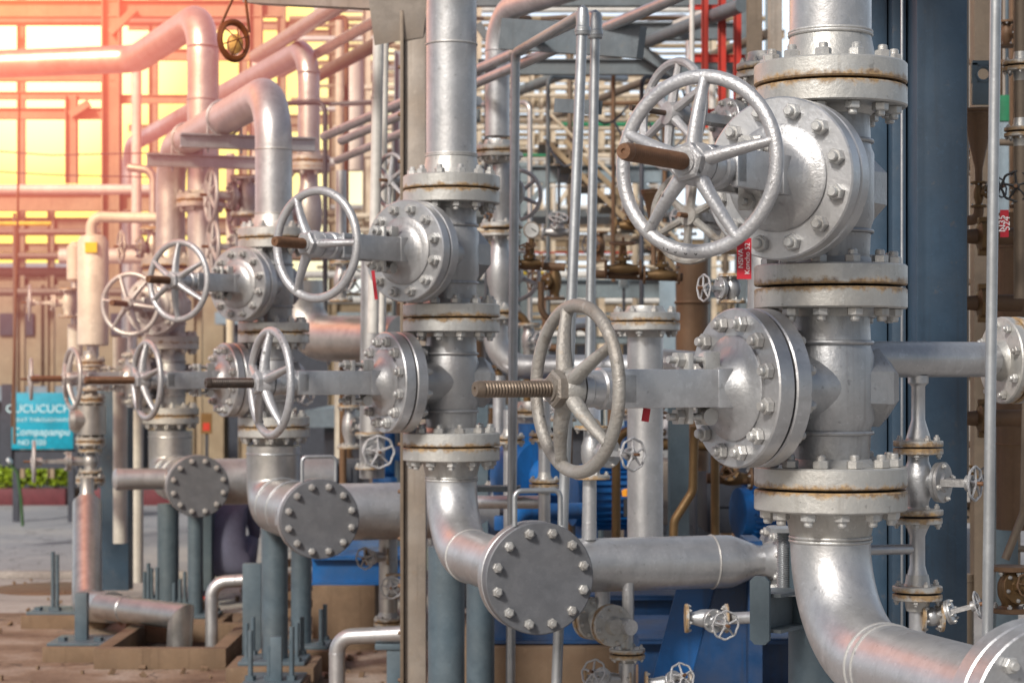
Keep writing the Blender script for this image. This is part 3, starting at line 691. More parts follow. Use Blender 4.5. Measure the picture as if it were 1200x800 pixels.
b = MB(); b.bar(P(1176, 380, 8.1), P(1176, 900, 8.1), px(26, 8), 0.12); tag(b.make('steel_post', 'leg'), 'blue grey steel post behind the slim front conduit', 'post')
t = thing('perforated_tray', 'tan perforated metal tray behind the small drain wheel', 'tray', P(1140, 600, 8.3))
b = MB(); b.box((0, 0, 0), (px(60, 8.3), 0.04, px(24, 8.3))); b.make('panel', 'tanpipe', t)
for i in range(7):
    for j in range(2): MB().lathe([(0.006, 0), (0.006, 0.002)], 10, TOA).make('hole', 'gasket', t, ((i - 3) * 0.026, -0.0205, (j - 0.5) * 0.035))
b = MB(); b.box((0, 0, -0.02), (px(70, 8.6), 0.3, px(90, 8.6)), bev=0.01); tag(b.make('equipment_box', 'charcoal', None, P(1145, 660, 8.8)), 'dark box under the perforated tray', 'box')
pipe('thin brown bent pipe dropping to the flange at the right edge', [P(1203, 440, 6.2), P(1200, 600, 6.2), P(1178, 655, 6.2)], px(5, 6.2), 'tanpipe', bend=0.08, n=14)
small_valve('rusty brown flanged valve at the lower right edge', P(1184, 690, 6.2), Z, (0.3, -0.9, 0.2), px(28, 6.2), px(24, 6.2), px(14, 6.2), 0.10, mat='brass', fmat='rustpipe', wmat='rustpipe', nb=6)
pipe('pale brown pipe stub beside the rusty valve at the lower right', [P(1128, 672, 8.2), P(1128, 780, 8.2)], px(13, 8.2), 'tanpipe', n=20, seams=[(P(1128, 680, 8.2), Z)])
for i, (x, r_, dd, m_) in enumerate(((1166, 5, 9.8, 'rustpipe'), (1186, 4, 9.4, 'tanpipe'), (1196, 6, 10.2, 'red'))):
    pipe(('thin rust brown', 'thin tan', 'thin red')[i] + ' vertical pipe at the upper right behind the drum', [P(x, -20, dd), P(x, 400, dd)], px(r_, dd), m_, n=12)
# red tag on upper front valve
tg = thing('tag', 'red tag with white handwriting hanging under the upper right valve', 'tag', P(872, 303, 4.8))
MB().box((0, 0, 0), (px(17, 4.8), 0.002, px(48, 4.8))).make('card', 'tag', tg)
MB().cyl((0.0, 0.0, 0.045), (0.012, 0.06, 0.10), 0.0012, 6).make('string', 'gal', tg)
for i, s in enumerate(('NSIVA', 'Koncho 52')):
    me = text_mesh(s, 0.0165, 0.0004); me.materials.append(M['tagtext']); link('writing', me, None, tg, ((-0.5 + i) * 0.0155, -0.002, 0), (PI / 2, -PI / 2, 0))
tg = thing('tag', 'small red tag hanging under the middle upper valve', 'tag', P(439, 334, 7.9))
MB().box((0, 0, 0), (px(4, 7.9), 0.002, px(34, 7.9)), Matrix.Rotation(-0.12, 4, 'Y')).make('card', 'tag', tg)
tg = thing('tag', 'red tag tied under the yoke of the lower right valve', 'tag', P(757, 486, 5.1))
MB().box((0, 0, 0), (px(9, 5), 0.002, px(16, 5)), Matrix.Rotation(0.15, 4, 'Y')).make('card', 'tag', tg)

# second line of smaller valves behind the front riser
d = 7.7
pipe('pale silver pipe column hidden behind the front riser', [P(896, 500, d), P(896, 62, d)], px(20, d), n=24, joints=[(P(896, 84, d), Z, px(33, d))])
small_valve('grey valve behind the upper right wheel with a dark threaded stem', P(896, 150, d + .02), Z, (-0.86, -0.5, 0.06), px(42, d), px(34, d), px(60, d), 0.42, nb=8, smat='blackstem', rise=0.28)
small_valve('grey valve half hidden behind the lower edge of the upper right wheel', P(870, 262, d + .2), Z, (-0.62, -0.78, 0.02), px(36, d), px(32, d), px(52, d), 0.36, nb=8, wmat='wornwheel')
small_valve('little grey valve with lumpy handwheel left of the front riser', P(858, 338, 6.6), Z, (-0.9, -0.42, 0), px(18, 6.6), px(16, 6.6), px(15, 6.6), 0.105, nb=4)
# flanged column seen between wheel and bonnet
d = 9.0
pipe('silver flanged pipe behind the stem of the lower right valve', [P(756, 650, d), P(756, 392, d)], px(21, d), n=28, joints=[(P(756, 377, d), Z, px(41, d))])
pipe('shiny silver horizontal pipe behind the worn handwheel', [P(756, 430, d + .5), P(860, 438, d + .3)], px(24, d), 'clad', n=28, seams=[(P(835, 436, d + .3), X_)])
# second line behind the middle riser
d = 10.5
small_valve('slim grey valve directly behind the middle riser', P(588, 223, d), Z, (0.25, 0.95, 0), px(45, d), px(25, d), px(30, d), 0.3, nb=8, smat='stem')
small_valve('slim grey valve under the first one behind the middle riser', P(586, 319, d), Z, (0.25, 0.95, 0), px(48, d), px(25, d), px(30, d), 0.3, nb=8)
pipe('silver pipe bending over to the right behind the middle riser', [P(583, 160, d), P(583, 12, d), P(760, -40, d - 1.2)], px(14.5, d), n=28, bend=0.2, joints=[(P(583, 178, d), Z, px(26, d))], seams=[(P(583, 60, d), Z)])
pipe('silver pipe curving right below the slim grey valves', [P(581, 360, d), P(581, 430, d), P(800, 430, d - .1)], px(14.5, d), n=28, bend=0.16, joints=[(P(581, 368, d), Z, px(25, d))], seams=[(P(606, 430, d), X_)])
small_valve('small valve whose wheel peeks out left of the middle riser', P(520, 216, 10.6), Z, (-0.78, -0.6, 0), px(30, 10.6), px(22, 10.6), px(30, 10.6), 0.33, nb=6)
# conduits
pipe('taller leaning grey conduit pipe rising right of the middle riser', [P(651, 830, 7.9), P(683, 16, 7.9), P(604, 62, 8.9), P(598, 830, 8.9)], px(6.2, 7.9), 'gal', bend=0.05, n=16, name='conduit', cat='conduit', joints=())
pipe('grey conduit pipe parallel to the taller one beside the upper wheel', [P(687, 640, 8.2), P(698, 16, 8.2), P(600, 62, 9.9)], px(5.5, 8.2), 'gal', bend=0.05, n=16, name='conduit', cat='conduit')
for i, (q, lab) in enumerate((((683, 14, 7.9), 'left'), ((698, 19, 8.2), 'right'))):
    t = thing('conduit_elbow', 'round threaded elbow cap on the %s conduit top' % lab, 'pipe fitting', P(*q))
    MB().lathe([(0.028, -0.09), (0.030, -0.085), (0.030, -0.06), (0.026, -0.055), (0.026, -0.02), (0.02, 0.012), (0.002, 0.026)], 20).make('cap', 'gal', t)
    MB().torus(0.027, 0.005, Matrix.Identity(4), 20, 8).make('collar', 'gal', t, (0, 0, -0.075))
for i, (a, b2, r_) in enumerate((((400, 165, 12.0), (805, -8, 8.5), 6), ((380, 160, 12.4), (700, 20, 9.4), 6), ((395, 188, 13.0), (560, 118, 10.9), 5))):
    pipe(('lower', 'upper', 'short lower left')[i] + ' slanting grey conduit crossing behind the middle riser', [P(*a), P(*b2)], px(r_, (a[2] + b2[2]) / 2), 'gal', n=14, name='conduit', cat='conduit')
b = MB(); b.bar(P(590, 40, 9.5), P(752, 50, 9.0), 0.05, px(36, 9.3)); tag(b.make('support_beam', 'greysteel'), 'grey steel channel holding the two conduits near the top', 'beam')
b = MB(); b.bar(P(655, 124, 8.4), P(700, 126, 8.2), 0.05, px(16, 8.3)); tag(b.make('conduit_bracket', 'greysteel'), 'short grey bracket clamping the two leaning conduits', 'bracket')
# brown grey post with top beam
d = 9.4
t = thing('steel_post', 'tall weathered brown grey steel post left of the middle riser', 'post', (P(485, 0, d).x, d, 0))
pc = P(485, 0, d).x
MB().box((px(2, d), 0, 1.75), (px(25, d), 0.10, 3.2 + 0.1), bev=0.004).make('web', 'brownpost', t)
MB().box((-px(13, d), 0.0, 1.75), (px(4, d), 0.16, 3.3), bev=0.002).make('edge_flange', 'tanpipe', t)
for i in range(14):
    MB().lathe([(0.009, 0), (0.009, 0.008), (0.006, 0.012)], 8, Matrix.Rotation(-PI / 2, 4, 'Y')).make('rivet', 'rustpipe', t, (-px(15, d), -0.05, 0.35 + i * 0.215))
b = MB(); b.bar(P(296, -6, 10.2), P(480, 2, 9.45), 0.12, px(22, 9.8)); tag(b.make('overhead_beam', 'brownpost'), 'brown overhead beam reaching left from the tall post', 'beam')
b = MB(); b.prism([(-.10, -.12), (.12, -.16), (.16, .14), (-.14, .2)], P(470, 12, 9.32), P(470, 12, 9.42), Z); tag(b.make('gusset_plate', 'brownpost'), 'angular brown gusset plate on top of the tall post', 'plate')
pipe('silver conduit left of the tall post', [P(444, 20, 10.4), P(437, 390, 10.4)], px(6.5, 10.4), 'white', n=16, name='conduit', cat='conduit', seams=[(P(441, 115, 10.4), Z)])
pipe('second thinner silver conduit left of the tall post', [P(452, 20, 10.9), P(447, 390, 10.9)], px(4, 10.9), 'white', n=12, name='conduit', cat='conduit')
pipe('grey pipe with wide body behind the middle upper valve', [P(438, 300, 11.4), P(436, 560, 11.4)], px(15, 11.4), 'silver', n=24)
# round guard hanging at the top
t = thing('hanging_lamp', 'round amber lamp inside a brown cable coil hanging from the overhead beam', 'lamp', P(274, 48, 9.9))
ml = Matrix.Rotation(0.5, 4, 'Z') @ TOA
for k_, (rr_, zz) in enumerate(((19, 0.0), (17.6, 0.014), (18.6, -0.014), (16.6, 0.0))):
    MB().torus(px(rr_, 9.9), px(2.0, 9.9), ml @ Matrix.Translation((0, 0, zz)) @ Matrix.Rotation(k_ * 0.1, 4, 'Z') @ Matrix.Diagonal((0.95, 1.22, 1.0, 1.0)), 40, 8, 1.0).make('cable_loop', 'orange', t)
MB().lathe([(px(11, 9.9), -0.02), (px(10, 9.9), 0.01), (px(6, 9.9), 0.02), (0.001, 0.025)], 32, ml @ Matrix.Translation((0.01, -0.015, 0)) @ Matrix.Diagonal((0.85, 1.15, 1, 1))).make('glass', 'lens', t)
b = MB()
for i in range(3):
    a = i * PI / 3 + 0.3; b.tube([(px(19, 9.9) * math.cos(a) * q, px(22, 9.9) * math.sin(a) * q, 0.0) for q in (-1, 0, 1)], 0.003, 6)
for v in b.bm.verts: v.co = ml @ (v.co + Vector((0, 0, 0.06 * (1 - (v.co.length / px(22, 9.9)) ** 2))))
b.make('wire_guard', 'orange', t)
MB().tube([(-0.07, 0, 0.06), (0.02, 0, 0.26), (0.05, 0, 0.26), (0.075, 0, 0.04)], 0.007, 8, bend=0.02).make('hanger', 'orange', t)
# clamps on the bridge pipes
for f_, lab in ((0.42, 'nearer'), (0.80, 'farther')):
    c0 = at(2, 3.34) + Vector((-1.0877, 3.053, 0)) * f_
    t = thing('pipe_clamp', '%s round steel clamp and beam holding the silver bridge pipe' % lab, 'clamp', c0)
    MB().torus(0.113, 0.007, frame(Vector((-1.0877, 3.053, 0))).to_4x4(), 36, 8).make('u_bolt', 'gal', t)
    MB().ibeam(Vector((-0.26, -0.10, -0.15)), Vector((0.55, 0.16, -0.15)), 0.08, 0.085, 0.01).make('rest_beam', 'gal', t)
    for s_ in (-1, 1): MB().cyl((s_ * 0.10, s_ * 0.03, -0.22), (s_ * 0.10, s_ * 0.03, -0.02), 0.008, 8).make('u_bolt_leg', 'gal', t)

# larger pipes behind at left
d = 15.0
pa = P(362, 190, d); pb = P(362, 55, d); pc_ = Vector((P(152, 170, 21.5).x, 21.5, pb.z)); pd = Vector((pc_.x, pc_.y, 1.2))
pipe('second silver bridge pipe looping over behind the first one', [pa, pb, pc_, pd], px(13, 15), 'silver', bend=0.28, n=30, joints=[(P(362, 190, 15), Z, px(25, 15))], seams=[(P(362, 85, 15), Z), (P(362, 118, 15), Z)])
small_valve('silver valve under the second bridge pipe behind the third riser', P(362, 250, 15), Z, (-0.85, -0.5, 0), px(55, 15), px(25, 15), px(32, 15), 0.55, nb=8, wmat='wheel')
p1 = P(238, 330, 14.4); p2 = P(238, 18, 14.4); p3 = Vector((P(165, 58, 16.6).x, 16.4, p2.z)); p4 = Vector((-7.2, 16.9, p2.z - 0.08))
pipe('largest silver overhead pipe running off the left edge through the warm glow', [p1, p2, p3, p4], px(18.5, 14.4), 'silver', bend=[0.30, 0.22], n=34, joints=[(P(236, 236, 14.4), Z, px(29, 14.4))], seams=[(P(238, 55, 14.4), Z), (P(238, 117, 14.4), Z)])
for i, (x, y, lab) in enumerate(((250, 230, 'upper'), (252, 290, 'lower'))):
    small_valve('%s thin rimmed valve wheel between the third riser and the farthest one' % lab, P(x + 40, y, 13.9), Z, (-0.93, -0.36, 0), px(24, 14), px(20, 14), px(30, 14), 0.25, nb=6)
pipe('big bright silver bend right of the third riser', [P(352, 330, 12.9), P(356, 396, 12.9), P(470, 398, 12.4)], px(27, 12.8), 'clad', bend=0.22, n=36, seams=[(P(385, 399, 12.8), X_), (P(405, 399, 12.75), X_), (P(425, 398, 12.6), X_)], arc=16)

# ------------------------------------------------------------ left vessel line
d = 14.9
t = thing('vessel', 'slim vertical vessel with yellow label at its top at the left', 'vessel', P(109, 405, d))
H = px(130, d); r = px(18, d)
MB().lathe([(0.01, 0), (r * 0.9, 0), (r, 0.01), (r, H - 0.05), (r * 0.8, H - 0.01), (0.05, H)], 36).make('shell', 'white', t)
MB().box((0.01, -r - 0.001, H - 0.10), (px(14, d), 0.02, px(12, d))).make('label', 'yellow', t)
MB().cyl((0, 0, -0.12), (0, 0, 0.01), px(7, d), 16).make('outlet', 'silver', t)
t = thing('vessel', 'narrower pale cylinder half hidden behind the slim vessel', 'vessel', P(88, 330, d + .5))
MB().lathe([(px(7, d), 0), (px(10, d), 0.02), (px(10, d), 0.26), (px(4, d), 0.30)], 24).make('shell', 'white', t); MB().cyl((0, 0, -0.35), (0, 0, 0.01), px(5, d), 12).make('outlet', 'silver', t)
MB().lathe([(px(9, d), 0), (px(9, d), 0.3)], 16).make('lower_shell', 'white', t, (0, 0, -0.62))
pipe('pale pipe curving from the slim vessel to the farthest riser', [P(107, 282, d), P(107, 254, d), P(192, 256, d)], px(6.5, d), 'white', bend=0.08, n=18)
for i, (y, lab) in enumerate(((425, 'first'), (468, 'second'), (517, 'third'), (562, 'fourth'))):
    pipe('%s flanged joint down the line below the slim vessel' % lab, [P(106, y + 12, d), P(106, y - 14, d)], px(8, d), 'silver', n=16, joints=[(P(106, y, d), Z, px(17, d))], name='flanged_joint', group=None)
small_valve('grey valve below the slim vessel with wheel far out on the left', P(106, 444, d), Z, (-0.97, -0.25, 0), px(14, d), px(16, d), px(23, d), 0.42, nb=4)
small_valve('grey valve above the planter with a thin looking wheel', P(106, 540, d), Z, (-0.97, -0.25, 0), px(14, d), px(14, d), px(23, d), 0.40, nb=4)
small_valve('pale valve behind the slim vessel high on the left', P(80, 355, d + .4), Z, (-0.97, -0.25, 0), px(18, d), px(12, d), px(20, d), 0.28, nb=4, mat='white')
t = thing('filter_body', 'silver cylinder with round side port below the slim vessel', 'filter', P(107, 492, d))
MB().lathe([(px(9, d), -px(20, d)), (px(17, d), -px(17, d)), (px(17, d), px(17, d)), (px(9, d), px(20, d))], 32).make('shell', 'clad', t)
MB().lathe([(px(15, d), 0), (px(15, d), px(20, d)), (px(11, d), px(25, d)), (0.01, px(26, d))], 28, frame((-0.95, -0.3, 0)).to_4x4()).make('port', 'clad', t)
t = pipe('aluminium clad pipe standing below the left valves and bending at the ground', [P(102, 590, d - .2), P(102, 710, d - .9), P(132, 711, d - 1.5)], px(16.5, d), 'clad', bend=0.17, n=32, seams=[(P(102, 662, d - .5), Z)], arc=10)
t = thing('reducer', 'tapered neck on top of the clad pipe at the left', 'pipe fitting', P(102, 592, d - .2)); MB().lathe([(px(16.5, d), -0.02), (px(16, d), 0.01), (px(8, d), 0.09), (px(8, d), 0.2)], 28).make('cone', 'clad', t)
dd = 12.75
pm = P(212, 708, dd)
t = thing('mitred_pipe', 'fat silver pipe lying low with a sharp mitred end turned down', 'pipe', P(118, 710, dd + .55))
o0 = P(118, 710, dd + .55); rr = px(15.5, dd)
b = MB(); n = 32; e = (P(212, 0, dd) - P(118, 0, dd + .55)); e.z = 0; Lfull = e.length; e.normalize(); side = Vector((-e.y, e.x, 0))
ringA = [side * rr * math.cos(2 * PI * i / n) + Z * rr * math.sin(2 * PI * i / n) for i in range(n)]
Lm = Lfull
ringB = [p + e * (Lm + p.z) for p in ringA]
b.ring_surf([ringA, ringB]); b.make('tube', 'clad', t)
b = MB(); ringC = [side * rr * math.cos(2 * PI * i / n) * 0.99 + e * (Lm + 0.99 * rr * math.sin(2 * PI * i / n)) + Z * (0.99 * rr * math.sin(2 * PI * i / n)) for i in range(n)]
ringD = [Vector((p.x, p.y, -px(48, dd))) - e * 0.02 for p in ringC]
b.ring_surf([ringC, ringD], cap=False); b.make('outlet', 'clad', t)
MB().torus(rr, 0.006, frame(e).to_4x4(), 32, 6).make('band', 'gal', t, e * px(50, dd))
# posts behind
for (x, wq, ya, yb, dd, m_, lab) in ((137, 33, 440, 690, 15.6, 'navy', 'wide dark blue grey post behind the left vessel line'), (141, 17, 395, 636, 15.3, 'white', 'pale round column above the dark post at the left'), (161, 14, 480, 682, 16.2, 'white', 'thinner pale column right of the dark post'), (244, 12, 560, 690, 15.4, 'leg', 'slim blue grey post between the farthest legs')):
    t0 = P(x, yb, dd); t1 = P(x, ya, dd)
    b = MB()
    if m_ == 'white': b.cyl((0, 0, 0), (0, 0, t1.z - t0.z), px(wq / 2, dd), 24)
    else:
        b.box((0, 0, (t1.z) / 2 - t0.z / 2), (px(wq, dd), 0.2, t1.z - t0.z), bev=0.004)
    tag(b.make('post', m_, None, t0), lab, 'post')
# base plates and rods at the left foreground
def plate_stand(label, x, y, dd, w_, rods, pier=True):
    q = P(x, y, dd); t = thing('base_plate', label, 'base plate', (q.x, dd, 0))
    MB().box((0, 0, 0.05), (px(w_, dd), 0.5, 0.10), bev=0.01).make('pad', 'plinth', t)
    MB().box((0, 0, 0.108), (px(w_ * 0.9, dd), 0.42, 0.016), bev=0.002).make('plate', 'leg', t)
    for (rx, rh) in rods:
        b = MB(); b.cyl((rx, -0.08, 0.1), (rx, -0.08, 0.1 + rh), 0.014, 10); b.lathe([(0.03, 0.116), (0.03, 0.14)], 6, Matrix.Translation((rx, -0.08, 0))); b.make('anchor_rod', 'leg', t)
    return t
plate_stand('long base plate with tall threaded rods at the far left', 82, 740, 14.2, 96, ((-0.10, 0.42), (-0.07, 0.40), (-0.2, 0.03), (0.2, 0.03)))
t = plate_stand('smaller base plate with a short square stub post at the left', 96, 775, 12.6, 72, ((-0.1, 0.03), (0.12, 0.03)))
MB().box((0, 0, 0.25), (0.075, 0.075, 0.30), bev=0.004).make('stub_post', 'leg', t)
plate_stand('base plate with threaded rods beside the sump box', 190, 745, 14.0, 70, ((-0.08, 0.36), (-0.02, 0.33), (0.2, 0.3), (0.28, 0.3)))
t = plate_stand('base plate in front of the third leg with bolts standing up', 322, 792, 11.0, 74, ((-0.12, 0.28), (0.1, 0.3), (-0.02, 0.2)))
MB().box((0.02, -0.1, 0.22), (0.06, 0.05, 0.26), bev=0.003).make('stub_post', 'leg', t)
# open sump box
q = P(205, 782, 12.6)
t = thing('sump_box', 'open square concrete sump box under the mitred pipe', 'sump', (q.x, 12.7, 0))
wS, dS, hS = 0.78, 1.2, 0.13
for (c, s_, nm) in (((0, -dS / 2, hS / 2), (wS, 0.09, hS), 'front_kerb'), ((0, dS / 2, hS / 2), (wS, 0.09, hS), 'rear_kerb'), ((-wS / 2 + .045, 0, hS / 2), (0.09, dS - .095, hS - .003), 'side_kerb'), ((wS / 2 - .045, 0, hS / 2), (0.09, dS - .095, hS - .003), 'side_kerb')):
    MB().box(c, s_, bev=0.008).make(nm, 'plinth', t)
MB().box((0, 0, 0.008), (wS - .2, dS - .1, 0.006)).make('pit_floor', 'gasket', t)
q = P(270, 790, 12.8)
pipe('small silver pipe rising from the sump and turning right', [Vector((P(248, 0, 12.8).x, 12.8, 0.02)), P(248, 682, 12.8), P(312, 678, 12.8)], px(7.5, 12.8), 'silver', bend=0.1, n=20, seams=[(P(276, 680, 12.8), X_), (P(248, 700, 12.8), Z)])
for i in range(4):
    b = MB(); b.bar(Vector((-1.62, 13.6 + i * 0.22, 0.16 + i * 0.09)), Vector((-1.2, 13.65 + i * 0.22, 0.16 + i * 0.09)), 0.10, 0.05); tag(b.make('wooden_plank', 'plinth'), 'dark brown plank in the loose pile behind the small silver pipe', 'plank', 'planks piled behind the sump')
MB_ = MB().box((0, 0, 0.3), (px(22, 12.4), 0.08, 0.6), bev=0.004); tag(MB_.make('pipe_stand', 'leg', None, (P(296, 0, 12.4).x, 12.4, 0)), 'short blue grey stand under the small silver pipe', 'stand')
pipe('silver pipe elbow at the bottom left of the brown post', [P(395, 850, 10.4), P(395, 746, 10.4), P(476, 742, 10.3)], px(9.5, 10.4), 'silver', bend=0.09, n=24, seams=[(P(402, 748, 10.4), X_), (P(444, 744, 10.4), X_), (P(395, 765, 10.4), Z)])
t = thing('support_bracket', 'blue grey bracket below the pipe elbow beside the brown post', 'bracket', P(458, 756, 10.35))
MB().box((0, 0, 0), (px(36, 10.3), 0.1, 0.03), bev=0.003).make('shelf', 'leg', t); MB().box((0.02, 0, -0.3), (px(18, 10.3), 0.08, 0.57), bev=0.003).make('stem', 'leg', t)
# insulated riser with valve left of brown post
pipe('clad vertical pipe between the third header and the bottom elbow', [P(455, 622, 11.0), P(455, 738, 11.0)], px(11, 11), 'clad', n=24, joints=[(P(455, 728, 11), Z, px(17, 11))], seams=[(P(455, 655, 11), Z), (P(455, 700, 11), Z)])
small_valve('tiny silver valve under the third header pipe', P(442, 652, 10.9), X_, (-0.5, -0.8, 0), px(14, 11), px(10, 11), px(12, 11), 0.11, nb=4)
small_valve('tiny silver valve on the clad pipe beside the brown post', P(462, 686, 10.7), Z, (-0.1, -0.95, 0), px(14, 11), px(10, 11), px(12, 11), 0.09, nb=4)
small_valve('stubby silver valve on top of the third header pipe', P(433, 528, 11.3), Z, (0.3, -0.9, 0), px(22, 11.3), px(17, 11.3), px(18, 11.3), 0.2, nb=6)
# ------------------------------------------------------------ small lines around the middle header
d = 7.75
small_valve('small upright valve on the middle header with wheel facing forward right', P(694, 530, d), Z, (0.62, -0.78, 0), px(32, d), px(21, d), px(18, d), 0.23, nb=4)
pipe('thin silver pipe rising from the middle header to the small upright valve', [P(691, 632, d), P(691, 562, d)], px(8, d), 'silver', n=18, seams=[(P(691, 612, d), Z)])
pipe('thin silver pipe above the small upright valve', [P(694, 498, d), P(694, 440, d + .3)], px(10, d), 'silver', n=18)
t = pipe('flanged thin pipe with two joints behind the middle cover', [P(638, 640, 8.8), P(638, 470, 8.8)], px(7, 8.8), 'silver', n=18, joints=[(P(638, 512, 8.8), Z, px(18, 8.8)), (P(638, 566, 8.8), Z, px(18, 8.8))])
pipe('flanged thin pipe close behind the middle riser base', [P(597, 640, 9.4), P(597, 480, 9.4)], px(7, 9.4), 'silver', n=18, joints=[(P(597, 515, 9.4), Z, px(18, 9.4))])
pipe('short horizontal silver pipe behind the cover handle', [P(560, 588, 9.2), P(640, 588, 9.0)], px(8, 9), 'silver', n=18)
b = MB(); b.bar(P(548, 572, 9.0), P(610, 572, 9.0), 0.14, px(6, 9)); tag(b.make('support_plate', 'greysteel'), 'grey support plate with rods behind the middle elbow', 'plate')
pipe('thin silver drain dropping from the middle header', [P(736, 682, d), P(736, 752, d)], px(7, d), 'silver', n=18, joints=[(P(735, 765, d), Z, px(21, d))], seams=[(P(736, 690, d), Z)])
pipe('lower part of the thin drain under the middle header', [P(735, 776, d), P(735, 850, d)], px(10, d), 'silver', n=18)
t = pipe('paired round flanges facing forward under the middle header', [P(690, 722, d + .1), P(740, 735, d - .15)], px(9, d), 'silver', n=18, joints=[(P(694, 724, d + .05), (0.55, -0.8, 0), px(25, d)), (P(716, 732, d - .1), (0.4, -0.9, 0), px(24, d))])
pipe('short pipe from the middle header down to the paired flanges', [P(706, 680, d + .05), P(706, 712, d + .05)], px(9, d), 'silver', n=16)
small_valve('left small silver valve at the bottom edge under the drain', P(712, 796, d), X_, (-0.5, -0.75, 0.35), px(28, d), px(14, d), px(15, d), 0.11, nb=4)
small_valve('right small silver valve at the bottom edge beside the drain', P(783, 800, d), X_, (0.4, -0.8, 0.35), px(28, d), px(14, d), px(15, d), 0.11, nb=4)
small_valve('small silver valve hanging in front of the blue gusset', P(828, 724, 7.4), X_, (0.35, -0.9, -0.05), px(26, 7.4), px(17, 7.4), px(16, 7.4), 0.15, nb=6)
pipe('short silver pipe to the small valve in front of the blue gusset', [P(856, 724, 7.4), P(905, 722, 7.3)], px(7, 7.4), 'silver', n=16)
# spring support and end plate
t = thing('spring_support', 'threaded rod support standing between two plates beside the huge elbow', 'support', P(918, 690, 6.1))
MB().lathe([(px(8, 6.1), z * 0.0055 + (0.002 if i % 2 else 0)) if i % 2 == 0 else (px(6.6, 6.1), z * 0.0055) for i, z in enumerate([k * 0.5 for k in range(64)])], 18).make('threaded_rod', 'gal', t)
MB().box((0.01, 0, 0.178), (px(42, 6.1), 0.12, 0.012)).make('top_plate', 'gal', t); MB().box((0.01, 0, -0.008), (px(42, 6.1), 0.12, 0.014)).make('bottom_plate', 'gal', t)
t = thing('beam_end', 'grey beam stub with an eight sided end plate beside the huge elbow', 'beam', P(890, 715, 5.9))
hw, hh, c = px(12, 5.9), px(40, 5.9), 0.014
b = MB(); b.prism([(-hw + c, -hh), (hw - c, -hh), (hw, -hh + c), (hw, hh - c), (hw - c, hh), (-hw + c, hh), (-hw, hh - c), (-hw, -hh + c)], (0, 0.0, 0), (0.006, 0.012, 0), Z); b.make('end_plate', 'leg', t)
b = MB(); b.ibeam((0.02, 0.03, -0.01), (0.17, 0.25, -0.01), 0.10, px(46, 5.9), 0.01); b.make('stub_beam', 'greysteel', t)

# ------------------------------------------------------------ pumps and skids
def skid(label, x0, x1, y0, y1, d0, depth, m_='skid'):
    a = P(x0, y1, d0); c = P(x1, y0, d0); t = thing('skid_frame', label, 'skid', ((a.x + c.x) / 2, d0, a.z))
    hgt = c.z - a.z; wq = c.x - a.x
    MB().ibeam((-wq / 2, 0, hgt / 2), (wq / 2, 0, hgt / 2), 0.12, hgt, 0.014).make('front_beam', m_, t)
    MB().ibeam((-wq / 2, depth, hgt / 2), (wq / 2, depth, hgt / 2), 0.12, hgt, 0.014).make('rear_beam', m_, t)
    MB().box((0, depth / 2, hgt + 0.006), (wq, depth + .12, 0.008)).make('deck', m_, t)
    return t
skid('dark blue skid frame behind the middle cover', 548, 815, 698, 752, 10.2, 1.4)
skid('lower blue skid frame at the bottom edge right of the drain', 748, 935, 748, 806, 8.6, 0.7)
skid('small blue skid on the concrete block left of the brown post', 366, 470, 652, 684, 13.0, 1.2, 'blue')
for (x0, x1, y0, d0, dep, lab) in ((540, 830, 757, 10.1, 1.7, 'long stained concrete plinth under the dark blue skid'), (366, 440, 686, 12.9, 1.5, 'stained brown concrete block left of the brown post'), (300, 364, 690, 14.6, 1.2, 'stained brown concrete block behind the third leg'), (745, 960, 812, 8.4, 1.0, 'stained concrete plinth under the lower blue skid')):
    a = P(x0, y0, d0); c = P(x1, y0, d0)
    o = MB().box((0, dep / 2, a.z / 2), (c.x - a.x, dep, a.z), bev=0.015).make('concrete_plinth', 'plinth', None, ((a.x + c.x) / 2, d0, 0)); tag(o, lab, 'plinth')
t = thing('blue_gusset', 'bright blue sloping steel bracket under the header flange', 'bracket', P(850, 800, 8.1))
s_ = px(1, 8.1)
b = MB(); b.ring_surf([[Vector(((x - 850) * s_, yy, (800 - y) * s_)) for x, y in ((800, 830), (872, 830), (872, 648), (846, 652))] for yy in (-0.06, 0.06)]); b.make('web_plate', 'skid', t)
b = MB(); b.bar(((795 - 850) * s_, -0.0, -30 * s_), ((843 - 850) * s_, -0.0, 150 * s_), 0.26, 0.014, Y_); b.make('sloping_plate', 'blue', t)
b = MB(); b.box(((880 - 850) * s_, 0, 70 * s_), (16 * s_, 0.3, 200 * s_)); b.make('rear_plate', 'skid', t)
def motor(label, x, y, dd, r_, ln, ang=0.25, mat='blue'):
    t = thing('electric_motor', label, 'motor', P(x, y, dd), ang); r = px(r_, dd); L = px(ln, dd)
    RX = Matrix.Rotation(PI / 2, 4, 'Y')
    MB().lathe([(r * 0.3, -L / 2), (r * 0.86, -L / 2 + 0.01), (r * 0.9, -L / 2 + 0.06), (r * 0.9, L / 2 - 0.06), (r * 0.97, L / 2 - 0.05), (r * 0.97, L / 2), (r * 0.4, L / 2 + 0.02)], 32, RX).make('housing', mat, t)
    b = MB()
    for i in range(28):
        a = 2 * PI * i / 28; b.box((0, 0, r * 0.95), (L * 0.72, 0.008, r * 0.14), Matrix.Rotation(a, 4, 'X'))
    b.make('cooling_fins', mat, t)
    MB().box((0, -r * 0.2, r * 1.05), (L * 0.3, r * 0.6, r * 0.35), bev=0.01).make('terminal_box', mat, t)
    for s in (-1, 1): MB().box((s * L * 0.3, 0, -r * 1.1), (0.05, r * 1.5, r * 0.5), bev=0.004).make('foot', mat, t)
    return t
motor('blue finned motor behind the middle header', 716, 582, 10.9, 38, 100)
